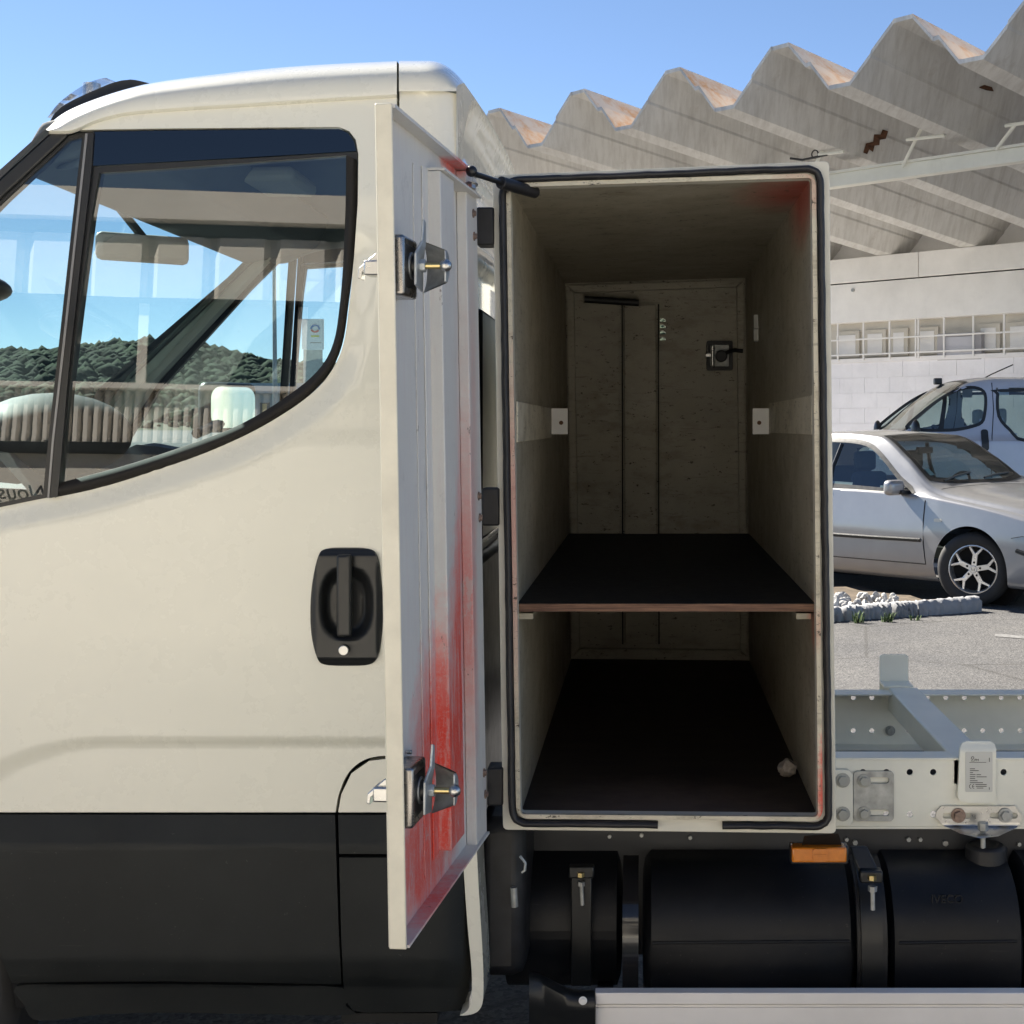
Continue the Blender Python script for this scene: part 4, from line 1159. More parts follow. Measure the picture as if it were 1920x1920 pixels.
# gasket: black bulb seal round the opening, missing at the middle of the sill
GK = [(941.5, 339), (1537.5, 315), (1554.5, 1549), (960.5, 1543)]
path = rquad(GK, 30, 8)
dens = []
m = len(path)
for i in range(m):
    p, q = Vector(path[i]), Vector(path[(i + 1) % m]); k = max(1, int((q - p).length / 24))
    for j in range(k): dens.append(p + (q - p) * (j / k))
iS = min(range(len(dens)), key=lambda i: (dens[i] - Vector((1345, 1546))).length)
dens = dens[iS:] + dens[:iS]
s1_ = [p for p in dens]
cutL = min(range(len(dens)), key=lambda i: (dens[i] - Vector((1237, 1546))).length)
if dens[2].x < dens[0].x:          # order runs leftwards from the right stump: reverse
    dens = [dens[0]] + dens[1:][::-1]
cutL = min(range(len(dens)), key=lambda i: (dens[i] - Vector((1237, 1546))).length)
pts = [at(p.x + random.uniform(-.6, .6), p.y + random.uniform(-.8, .8), -.008) for p in dens[:cutL + 1]]
MB().tube(pts, .0075, 10, ry=.014, up=(0, 1, 0)).build('gasket', RUBBER, lk, sharp=70)
# gas strut holding the door
a, b, c = at(884, 324, -.17), at(938, 342, -.075), at(1004, 361, .02)
stt = MB().tube([a, b + (c - b) * .1], .0055, 10).build('strut_rod', BLACK, lk)
MB().cyl(b, c, .0125, 16).build('strut_cylinder', RUBBER, lk, bevel=.002)
MB().ball(a + Vector((0, 0, .003)), .011, .011, .011).build('strut_ball', BLACK, lk)
# hinge blocks between cab and locker
for (xa, ya, xb, yb_) in ((898, 388, 926, 459), (908, 915, 936, 986), (918, 1440, 943, 1512)):
    MB().pbox(xa - 5, ya, xb, yb_, -.01, .05).build('hinge', RUBBER, lk, bevel=.004)

# ================================================================== open locker door
YF, YH = -.70, -.03
DT0, DT1 = at(709, 196, YF), at(736, 1776, YF)         # free edge, top and bottom
DH0, DH1 = at(874, 330, YH), at(894, 1561, YH)         # hinge edge
def D(u, v, w=0.0):       # u free->hinge, v bottom->top, w towards the inner side
    p = (DT1 * (1 - v) + DT0 * v) * (1 - u) + (DH1 * (1 - v) + DH0 * v) * u
    return p + DNV * w
du = ((DH0 + DH1) - (DT0 + DT1)).normalized(); dv = Vector((0, 0, 1))
DNV = du.cross(dv).normalized()
if DNV.x < 0: DNV = -DNV
def proj(p): return (PX + p.x * F / (p.y + DIST), PY + (EYE - p.z) * F / (p.y + DIST))
def dpx(px, py, w=0.0):
    u, v = .5, .5
    for _ in range(40):
        x, y = proj(D(u, v, w)); e = .001
        xu, yu = proj(D(u + e, v, w)); xv, yv = proj(D(u, v + e, w))
        a, b, c, d = (xu - x) / e, (xv - x) / e, (yu - y) / e, (yv - y) / e
        det = a * d - b * c
        if abs(det) < 1e-9: break
        ex, ey = px - x, py - y
        u += (d * ex - b * ey) / det; v += (-c * ex + a * ey) / det
        u = max(-.3, min(1.3, u)); v = max(-.3, min(1.3, v))
    return u, v
def dp(px, py, w=0.0): return D(*dpx(px, py, w), w)
RED = (.80, .075, .045)
sp = []
def spot(px, py, ry, rn, rz, soft, amt, col=RED, w=0.0):
    p = dp(px, py, w); sp.append((tuple(p), (rn, ry, rz), soft, amt, col))
spot(815, 1440, .21, .3, .26, .7, .98); spot(790, 1590, .26, .3, .15, .6, .85)
spot(838, 1330, .14, .3, .36, .7, .95); spot(866, 1130, .055, .3, .42, .8, .62, (.66, .09, .07)); spot(868, 760, .05, .3, .36, .9, .36, (.60, .16, .14))
spot(840, 1230, .07, .3, .40, .8, .9); spot(800, 1640, .14, .3, .10, .8, .45)
spot(862, 310, .10, .2, .02, .6, .8, RED, .02); spot(880, 380, .04, .2, .3, .9, .18, (.55, .2, .18))
spot(846, 900, .10, .3, .60, .95, .30, (.62, .34, .32))
DIN = M_door_inner(sp)
ld = thing('locker_door', None, None, tuple(D(1, 0)), parent=truck)
def dbox(u0, u1, v0, v1, w0, w1, m=None):
    m = m or MB()
    return m.hexa([D(u0, v0, w1), D(u1, v0, w1), D(u1, v1, w1), D(u0, v1, w1), D(u0, v0, w0), D(u1, v0, w0), D(u1, v1, w0), D(u0, v1, w0)])
mb = MB(); rows = [[D(i / 14, k / 40, 0) for k in range(41)] for i in range(15)]; mb.grid(rows)
mb.build('inner_skin', DIN, ld, smooth=False)
mb = dbox(0, 1, 0, 1, -.006, -.001); mb.build('outer_skin', FRAME, ld, smooth=False)
EDGE = M_simple('door_edge_paint', (.70, .665, .55), .4, var=.10, vs=14, coat=.15)
dbox(-.004, 0.003, -.002, 1.001, -.005, .0225).build('free_edge', EDGE, ld, bevel=.002)
dbox(.004, .997, .9965, 1.001, -.0055, .026).build('top_flange', DIN, ld)
dbox(.004, .997, -.001, .0025, -.0055, .026).build('bottom_flange', DIN, ld)
# hat stiffener
ua, _ = dpx(806, 1000, 0); ub1, _ = dpx(837, 1000, .026); uc, _ = dpx(862, 1000, .026)
_, vt = dpx(815, 332, .0); _, vb = dpx(818, 1597, 0)
for (u_0, u_1, nm, w0, w1, va, vbb) in ((ub1, uc, 'stiffener', .0005, .026, vb, vt), (ua - .035, uc + .05, 'stiffener_flange', .0004, .0035, vb - .004, vt + .002)):
    dbox(u_0, u_1, va, vbb, w0, w1).build(nm, DIN, ld, bevel=.002)
ue, _ = dpx(786, 1000, 0); dbox(ue - .01, ue, .03, .96, .0003, .0022).build('fold_line', DIN, ld, bevel=.001)
uh, _ = dpx(884, 1000, .02); dbox(uh, .998, .002, .995, .0006, .021).build('hinge_pad', DIN, ld, bevel=.002)
# bracket on top of the stiffener for the strut
q = dp(860, 332, .02); 
dbox(ub1, .97, vt + .0005, vt + .004, .0, .034).build('strut_bracket', DIN, ld)
def bolt(name, p, n, r, parent, mat=GALV, h=.007, washer=True):
    n = Vector(n).normalized(); p = Vector(p); m = MB()
    if washer: m.cyl(p, p + n * .002, r * 1.45, 16)
    m.cyl(p + n * (.002 if washer else 0), p + n * (.002 + h), r, 6, phase=random.uniform(0, 1))
    return m.build(name, mat, parent, bevel=.0006)
RUSTB = M_simple('rusty_bolt', (.30, .22, .18), .5, .6, var=.4, vs=60)
for px_, py_ in ((887, 400), (888.5, 443), (897, 930), (899, 971), (907, 1449), (909.5, 1489)):
    bolt('hinge_bolt', dp(px_, py_, .0215), DNV, .0062, ld, RUSTB, .004)
q = dp(884, 345, .03); bolt('bracket_nut', q, (0, -.3, -1), .009, ld, STEEL, .009)
# latches, near the free edge
CASE = M_simple('polished_case', (.38, .36, .34), .28, 1.0, var=.1)
for py_ in (1484, 497):
    px0 = 745 if py_ > 1000 else 727
    u, v = dpx(px0, py_, 0); u = .085
    o_ = D(u, v, 0); n, t, z = DNV, du, Vector((0, 0, 1))
    def lp(a, b, c): return o_ + n * (a * .86) + t * (b * .9) + z * (c * .9)
    MB().obox(lp(.018, .0, -.003), n, t, z, .018, .045, .048).build('latch_case', CASE, ld, bevel=.006, bseg=3)
    MB().obox(lp(.0375, .0, -.003), n, t, z, .0015, .032, .034).build('latch_recess', BLACK, ld, bevel=.001)
    MB().cyl(lp(.039, .0, 0), lp(.043, 0, 0), .0215, 24).build('spring_washer', ZINC, ld, bevel=.001)
    MB().cyl(lp(.044, .0, 0), lp(.050, 0, 0), .017, 24).build('spring_washer', BLACK, ld)
    lev = MB().prism([lp(.052, -.030, -.036), lp(.052, .022, -.044), lp(.052, .026, .012), lp(.060, .012, .040), lp(.060, .012, .078), lp(.060, -.002, .082), lp(.058, -.006, .044), lp(.052, -.028, .020)], n * .004)
    lev.build('latch_lever', ZINC, ld, bevel=.001)
    # tapered half shell catch
    rows = []
    for k in range(6):
        s = k / 5; rad = .046 - .018 * s; aa = .056 + .044 * s
        rows.append([lp(aa, .012 + rad * math.cos(R(g)), rad * math.sin(R(g))) for g in range(-78, 79, 12)])
    m = MB(); m.grid(rows)
    m.grid([[p + (p - lp(.08, .012, 0)).normalized() * .002 for p in r] for r in rows])
    m.build('latch_cone', GALV, ld, sharp=60)
    m = MB(); m.prism([lp(.100, .010 + .028 * math.cos(R(g)), .028 * math.sin(R(g))) for g in range(-100, 101, 20)], n * .003); m.build('cone_end', ZINC, ld, bevel=.001)
    MB().cyl(lp(.05, 0, 0), lp(.104, 0, 0), .0052, 12).build('latch_bolt', BRASS, ld)
    MB().cyl(lp(.0565, 0, 0), lp(.067, 0, 0), .0108, 6).build('latch_nut', ZINC, ld, bevel=.001)
    MB().ball(lp(.104, 0, 0), .010, .010, .010, 14, 8).build('bolt_head', STEEL, ld)
    bolt('rivet', lp(.002, .05, .056), n, .004, ld, STEEL, .006, False)
    # outside folding handle, seen past the edge
    m = MB(); m.obox(o_ - n * .022 + t * .0 - z * .004, n, t, z, .016, .02, .012); m.build('outer_pivot', STEEL, ld, bevel=.003)
    m = MB(); m.prism([o_ - n * a + z * c - t * .012 for a, c in ((.014, .016), (.020, .020), (.048, -.004), (.050, -.020), (.044, -.022), (.042, -.010), (.018, .006))], t * .022); m.build('outer_handle', STEEL, ld, bevel=.0015)

# ================================================================== chassis rails, tank, side guard (right)
YR = .35
XE = 2300
def hole(cx, cy, r, n=12): return [(cx + r * math.cos(2 * math.pi * k / n), cy + r * math.sin(2 * math.pi * k / n)) for k in range(n)]
rl = thing('subframe', None, None, tuple(at(1700, 1550, YR)), parent=truck)
hs = [hole(x, 1448, 6.2) for x in range(1618, XE - 20, 44) if not 1780 < x < 1866] + [hole(x, 1527, 6.2) for x in range(1662, XE - 20, 44) if not 1640 < x < 1641]
panel('chassis_rail', [(1535, 1425), (XE, 1426), (XE, 1550), (1535, 1549)], fl(YR), RAILP, rl, holes=hs, thick=.006, smooth=False)
a = at(1535, 1425.5, YR); b = at(XE, 1425.5, YR)
MB().box((a.x, YR - .002, a.z), (b.x, YR + .066, a.z + .006)).build('rail_flange', RAILP, rl, bevel=.002)
z2 = at(0, 1549.5, YR).z; MB().box((a.x, YR + .001, z2 - .006), (b.x, YR + .066, z2 - .0005)).build('rail_flange', RAILP, rl)
YQ = 1.24
hs = [hole(x, 1308, 4.8) for x in np.arange(1600, XE - 200, 34.7)] + [hole(x, 1370, 4.8) for x in np.arange(1600, XE - 200, 34.7)]
panel('chassis_rail', [(1472, 1297), (XE - 150, 1298), (XE - 150, 1396), (1472, 1395)], fl(YQ), RAILP, rl, holes=hs, thick=.006, smooth=False)
a = at(1472, 1297.5, YQ); b = at(XE - 150, 1297.5, YQ)
MB().box((a.x, YQ - .066, a.z), (b.x, YQ + .008, a.z + .006)).build('rail_flange', RAILP, rl, bevel=.002)
z2 = at(0, 1395, YQ).z; MB().box((a.x, YQ - .06, z2 - .006), (b.x, YQ + .008, z2 - .0005)).build('rail_flange', RAILP, rl)
bolt('rail_bolt', at(1669, 1370, YQ - .002), (0, -1, 0), .010, rl, GALV, .010)
# ladder frame below
hs = [hole(1596, 1406, 3), hole(1613, 1406, 3)] + [hole(1650, 1410, 4)]
MB().box((at(1100, 0, YQ).x, YQ + .02, .42), (at(XE, 0, YQ).x, YQ + .03, at(0, 1399, YQ).z)).build('ladder_frame', FRAMEB, rl)
panel('ladder_frame', [(930, 1553), (XE, 1553), (XE, 1790), (930, 1790)], fl(YR + .03), FRAMEB, rl, thick=.008)
for px_, py_, r in ((980, 1568, 2.5), (1143, 1567, 4), (1203, 1565, 4), (1294, 1569.5, 4), (1587, 1573, 4), (1603, 1579, 5), (1703, 1573, 4.5), (1725, 1573, 4), (1772, 1580, 5.5), (1910, 1582, 4), (1960, 1575, 5)):
    p = at(px_, py_, YR + .029); bolt('frame_bolt', p, (0, -1, 0), r * .00125, rl, GALV, .006, False)
# cross member with upright end tabs
zt = at(0, 1425.5, YR).z + .007
X0, X1 = .690, .774
MB().box((X0, YR + .0, zt - .064), (X1, YQ + .005, zt)).build('cross_member', RAILP, rl, bevel=.004)
m = MB(); zb_ = zt - .006; 
panel('end_tab', rrect(*proj(Vector((X0 - .012, YQ + .08, zt + .083))), *proj(Vector((X1 - .012, YQ + .08, zt - .03))), 7), fl(YQ + .08), RAILP, rl, thick=.006)
MB().box((X0 - .012, YQ + .0, zt + .001), (X1 - .012, YQ + .086, zt + .006)).build('end_tab_foot', RAILP, rl)
TABY = YR - .016
tabp = [(1800, 1404), (1804, 1394), (1812, 1390), (1858, 1390), (1865, 1395), (1868, 1404), (1867, 1494), (1863, 1502), (1852, 1506), (1812, 1505), (1800, 1501), (1796, 1494)]
def tabmap(px, py): return at(px, py, TABY + .016 * (1 - sstep(1388, 1412, py)))
panel('end_tab', tabp, tabmap, RAILP, rl, step=(40, 3), thick=.010)
lb = panel('label', rrect(1810, 1410, 1861, 1485, 2), fl(TABY - .0012), LABELP, rl, thick=.001, smooth=False)
def ink(x0, y0, x1, y1): MB().pbox(x0, y0, x1, y1, TABY - .0018, TABY - .0013).build('print_line', INK, lb, smooth=False)
def lab(px, py): return 1780 + px / 13.718, 1380 + py / 13.714
for (xa, xb, y) in ((530, 660, 845), (530, 755, 893), (530, 610, 945), (530, 675, 995), (700, 815, 997), (530, 670, 1050), (700, 960, 1052), (530, 665, 1097), (530, 725, 1153), (530, 865, 1203), (670, 960, 1250), (680, 960, 1295), (705, 875, 1340)):
    p, q = lab(xa, y - 9), lab(xb, y + 7); ink(*p, *q)
p, q = lab(515, 674), lab(950, 684); ink(*p, *q)
p, q = lab(1022, 560), lab(1038, 665); ink(*p, *q)
p, q = lab(1022, 1320), lab(1036, 1380); ink(*p, *q)
c = lab(655, 640); text_mesh('print', 'PM', .0078, frame(at(*lab(645, 622), TABY - .0016), (1, 0, 0), (0, 0, 1)), INK, lb, extrude=.0002)
MB().tube([at(*lab(x, y), TABY - .0016) for x, y in ((560, 600), (575, 540), (610, 522), (635, 550), (600, 600), (560, 645), (640, 645))], .0006, 6).build('print_swirl', INK, lb)
for cx in (570, 650):
    MB().tube([at(*lab(cx + 55 * math.cos(R(a)), 1295 + 55 * math.sin(R(a))), TABY - .0016) for a in range(100, 261, 16)], .0006, 6).build('print_mark', INK, lb)
p, q = lab(600, 1290), lab(645, 1302); ink(*p, *q)
# joining plates
panel('mount_plate', [(1562, 1443), (1592, 1444), (1599, 1452), (1600, 1540), (1594, 1548), (1562, 1548)], fl(YR - .012), RAILP, rl, thick=.008, bevel=.001)
for y in (1463, 1526): bolt('plate_bolt', at(1580, y, YR - .0125), (0, -1, 0), .0115, rl, M_simple('painted_bolt', (.42, .42, .38), .5), .009)
panel('slotted_plate', rrect(1600.5, 1446, 1676, 1540, 8), fl(YR - .008), GALV, rl, holes=[rrect(1628, 1457.5, 1667, 1469, 5.5), rrect(1628, 1518, 1667, 1530, 5.5)], thick=.006, bevel=.0008)
for y in (1464, 1525): bolt('plate_bolt', at(1620, y, YR - .009), (0, -1, 0), .0105, rl, M_simple('painted_bolt_b', (.42, .42, .38), .5), .009)
def brk(px, py): return at(px, py, YR - .010 - .10 * sstep(1546, 1572, py) * .8)
panel('mount_bracket', [(1765, 1512), (1903, 1512), (1916, 1528), (1917, 1538), (1906, 1552), (1872, 1568), (1838, 1572), (1800, 1563), (1768, 1547), (1754, 1532), (1756, 1522)], brk, STEEL, rl, holes=[rrect(1768, 1524, 1821, 1535, 5), rrect(1856, 1524, 1908, 1535, 5)], step=(40, 3), thick=.005)
for x in (1797, 1885): bolt('plate_bolt', at(x, 1529, YR - .012), (0, -1, 0), .0115, rl, RUSTB if x < 1800 else GALV, .009)
q = at(1843, 1560, YR - .06)
MB().cyl(q + Vector((0, 0, .022)), q + Vector((0, 0, .004)), .012, 6).build('mount_bolt', GALV, rl, bevel=.001)
MB().cyl(q, q - Vector((0, 0, .055)), .006, 10).build('mount_bolt', GALV, rl)
q2 = at(1843, 1600, YR)
MB().cyl(q2 + Vector((0, -.03, .03)), q2 + Vector((0, -.03, -.09)), .045, 20, .05).build('rubber_mount', RUBBER, rl, bevel=.008)

# --- black fuel tank along the frame
tk = thing('fuel_tank', None, None, tuple(at(1500, 1850, .3)), parent=truck)
def tank_loft(name, pxa, pxb, yf, ybk, ztop, zbot, mat, parent, rc=.10, seam=True):
    xa, xb = at(pxa, 0, yf).x, at(pxb, 0, yf).x
    rows = []
    for sx, ins in ((0, .05), (.012, .018), (.04, .0), (.5, 0), (.96, 0), (.988, .018), (1, .05)):
        x = xa + (xb - xa) * sx if .1 < sx < .9 else (xa + (xb - xa) * (sx if sx < .5 else 1) if False else xa + (xb - xa) * sx)
        r = []
        y0, y1, z0, z1 = yf + ins, ybk - ins, zbot + ins, ztop - ins
        for cy, cz, a0 in ((y0 + rc, z1 - rc, 90), (y0 + rc, z0 + rc, 180), (y1 - rc, z0 + rc, 270), (y1 - rc, z1 - rc, 0)):
            for k in range(9):
                a = R(a0 + 90 * k / 8)
                r.append((x, cy + rc * math.cos(a) , cz + rc * math.sin(a)))
        r.append(r[0]); rows.append(r)
    mb = MB(); mb.grid(rows); mb.add(rows[0][:-1], [tuple(range(36))]); mb.add(rows[-1][:-1], [tuple(range(36))[::-1]])
    return mb.build(name, mat, parent, sharp=55)
zt_ = at(0, 1612, .30).z; zb2 = .21
tank_loft('tank_body', 1205, 1612, .17, .76, zt_, zb2, TANK, tk, .15)
tank_loft('tank_body', 1668, 1925, .17, .76, zt_, zb2, TANK, tk, .15)
tank_loft('tank_waist', 1600, 1680, .20, .74, zt_ - .025, zb2 + .03, TANK, tk, .15)
tank_loft('end_tank', 1930, 2260, .18, .76, zt_ + .0, zb2, TANK, tk, .15)
for pa, pb in ((1206, 1611), (1669, 1924)):
    p, q = at(pa, 1769, .167), at(pb, 1766, .167)
    MB().cyl((p.x + .02, p.y + .003, p.z), (q.x - .02, q.y + .003, q.z), .0035, 8).build('mould_seam', TANK, tk)
# strap with clamp bolt
def strap(pc, w, yo, mat, par, nm='strap'):
    xa, xb = at(pc - w / 2, 0, yo).x, at(pc + w / 2, 0, yo).x
    pr = []
    for cy, cz, a0 in ((yo + .15, zt_ - .14, 90), (yo + .15, zb2 + .15, 180)):
        for k in range(9):
            a = R(a0 + 90 * k / 8); pr.append((cy + .15 * math.cos(a), cz + .15 * math.sin(a)))
    mb = MB(); mb.grid([[(x, y, z) for y, z in pr] for x in (xa, xb)])
    rows = [[(x, y + dy, z) for y, z in pr] for x, dy in ((xa, .012), (xa, 0), (xb, 0), (xb, .012))]
    mb = MB(); mb.grid(rows)
    return mb.build(nm, mat, par, sharp=50)
strap(1636, 40, .150, BLACK, tk); strap(1636, 56, .162, RUBBER, tk, 'strap_pad')
strap(1182, 30, .150, M_simple('gloss_black', (.012, .012, .014), .12, var=.1, coat=.5, rvar=.03), tk)
m = MB(); m.hexa([at(1592, 1586, .16), at(1625, 1586, .16), at(1651, 1640, .13), at(1616, 1648, .13), at(1592, 1586, .19), at(1625, 1586, .19), at(1651, 1640, .16), at(1616, 1648, .16)]); m.build('strap_hanger', BLACK, tk, bevel=.004)
MB().pbox(1613, 1634, 1656, 1657, .115, .15).build('strap_clamp', BLACK, tk, bevel=.004)
q = at(1635, 1646, .12)
MB().cyl(at(1635, 1641, .112), at(1635, 1650, .112), .009, 6).build('clamp_bolt', BRASS, tk)
MB().cyl(at(1636, 1661, .112), at(1636, 1671, .112), .0095, 6).build('clamp_nut', GALV, tk)
MB().cyl(at(1636, 1668, .112), at(1636.5, 1706, .112), .005, 10).build('clamp_rod', GALV, tk)
text_mesh('moulded_name', 'IVECO', .024, frame(at(1745, 1686, .1655), (1, 0, 0), (0, 0, 1)), TANK, tk, extrude=.004)
# reservoir in front of the tank
rv = tank_loft('reservoir', 935, 1165, .26, .74, at(0, 1600, .33).z, .24, TANK, tk, .17)
m = MB(); m.pbox(1070, 1628, 1110, 1850, .235, .25); m.build('reservoir_strap', BLACK, tk, bevel=.004)
MB().pbox(1066, 1625, 1114, 1648, .21, .235).build('strap_clamp', BLACK, tk, bevel=.004)
MB().cyl(at(1089, 1636, .208), at(1089, 1644, .208), .008, 6).build('clamp_bolt', BRASS, tk)
MB().cyl(at(1090, 1653, .225), at(1090, 1661, .225), .008, 6).build('clamp_nut', GALV, tk)
MB().cyl(at(1090, 1660, .225), at(1092, 1697, .225), .0045, 10).build('clamp_rod', GALV, tk)
MB().box((at(893, 0, .14).x, .14, at(0, 1838, .14).z), (at(985, 0, .14).x, .62, at(0, 1537, .14).z)).build('mud_liner', RUBBER, tk, bevel=.03)
MB().cyl(at(963, 1664, .13), at(965, 1700, .13), .0075, 10).build('hose_clip', GALV, tk)
MB().tube([at(975, 1605, .13), at(985, 1618, .13), at(984, 1632, .13), at(978, 1636, .13)], .003, 6).build('hose_clip', ZINC, tk)
# rear wheel beyond frame so that the truck stands
for y0_, y1_ in ((.12, .55), (1.45, 1.88)):
    w = MB().cyl((2.35, y0_, .35), (2.35, y1_, .35), .345, 40).build('rear_wheel', TYRE, truck, bevel=.03)
# side marker lamp
sm = MB().pbox(1485, 1590, 1588, 1618, .045, .085).build('marker_lamp', AMBER, truck, bevel=.004)
MB().pbox(1482, 1587, 1591, 1621, .066, .10).build('lamp_base', BLACK, sm, bevel=.003)
panel('lens_boss', rrect(1524, 1592, 1552, 1616, 5), fl(.041), AMBER, sm, thick=.005, bevel=.001)
MB().pbox(1526, 1602, 1550, 1604, .039, .041).build('lens_rib', AMBER, sm)
m = MB(); m.hexa([at(1502, 1590, .075), at(1580, 1590, .075), at(1572, 1563, .05), at(1508, 1567, .05), at(1502, 1590, .08), at(1580, 1590, .08), at(1572, 1563, .055), at(1508, 1567, .055)]); m.build('lamp_bracket', BLACK, sm)
# aluminium side guard with black end cap
sgd = thing('side_guard', None, None, tuple(at(1500, 1930, .03)), parent=truck)
MB().pbox(1116, 1862, XE, 1884, .03, .06).build('guard_lip', ALU, sgd, bevel=.002)
MB().hexa([at(1116, 1862, .031), at(XE, 1866, .031), at(XE, 1858, .058), at(1116, 1853, .058), at(1116, 1866, .05), at(XE, 1869, .05), at(XE, 1862, .07), at(1116, 1857, .07)]).build('guard_top', ALU, sgd)
MB().pbox(1116, 1889.5, XE, 2040, .035, .06).build('guard_panel', ALU, sgd, bevel=.002)
MB().pbox(1117, 1884, XE, 1890, .04, .058).build('guard_groove', ALU, sgd)
rows = []
for i in range(13):
    t = i / 12; px_ = 992 + (1116 - 992) * t
    yy = .05 - .035 * math.sin(min(1, t * 1.6) * math.pi / 2); ty = 1822 + 34 * sstep(.0, .75, t)
    rows.append([at(px_, ty + 2, yy + .16), at(px_, ty, yy + .05), at(px_, ty + 6, yy + .015), at(px_, ty + 18, yy), at(px_, 1895, yy - .004), at(px_, 1897, yy - .001), at(px_, 2030, yy), at(px_, 2036, yy + .12)])
MB().grid(rows).build('guard_end_cap', BLACK, sgd, sharp=60)
bolt('cap_rivet', at(1093, 1876, .008), (0, -1, 0), .006, sgd, WHITEP, .003)
MB().pbox(1120, 1850, 1150, 1900, .3, .34).build('guard_arm', BLACK, sgd)

# ================================================================== parked cars
def pchip(xk, yk, x):
    xk = np.array(xk, float); yk = np.array(yk, float); h = np.diff(xk); dl = np.diff(yk) / h
    d = np.zeros(len(xk))
    for i in range(1, len(xk) - 1):
        if dl[i - 1] * dl[i] > 0:
            w1, w2 = 2 * h[i] + h[i - 1], h[i] + 2 * h[i - 1]; d[i] = (w1 + w2) / (w1 / dl[i - 1] + w2 / dl[i])
    d[0], d[-1] = dl[0], dl[-1]
    i = np.clip(np.searchsorted(xk, x) - 1, 0, len(h) - 1); t = (x - xk[i]) / h[i]
    return (2 * t ** 3 - 3 * t ** 2 + 1) * yk[i] + (t ** 3 - 2 * t ** 2 + t) * h[i] * d[i] + (-2 * t ** 3 + 3 * t ** 2) * yk[i + 1] + (t ** 3 - t ** 2) * h[i] * d[i + 1]

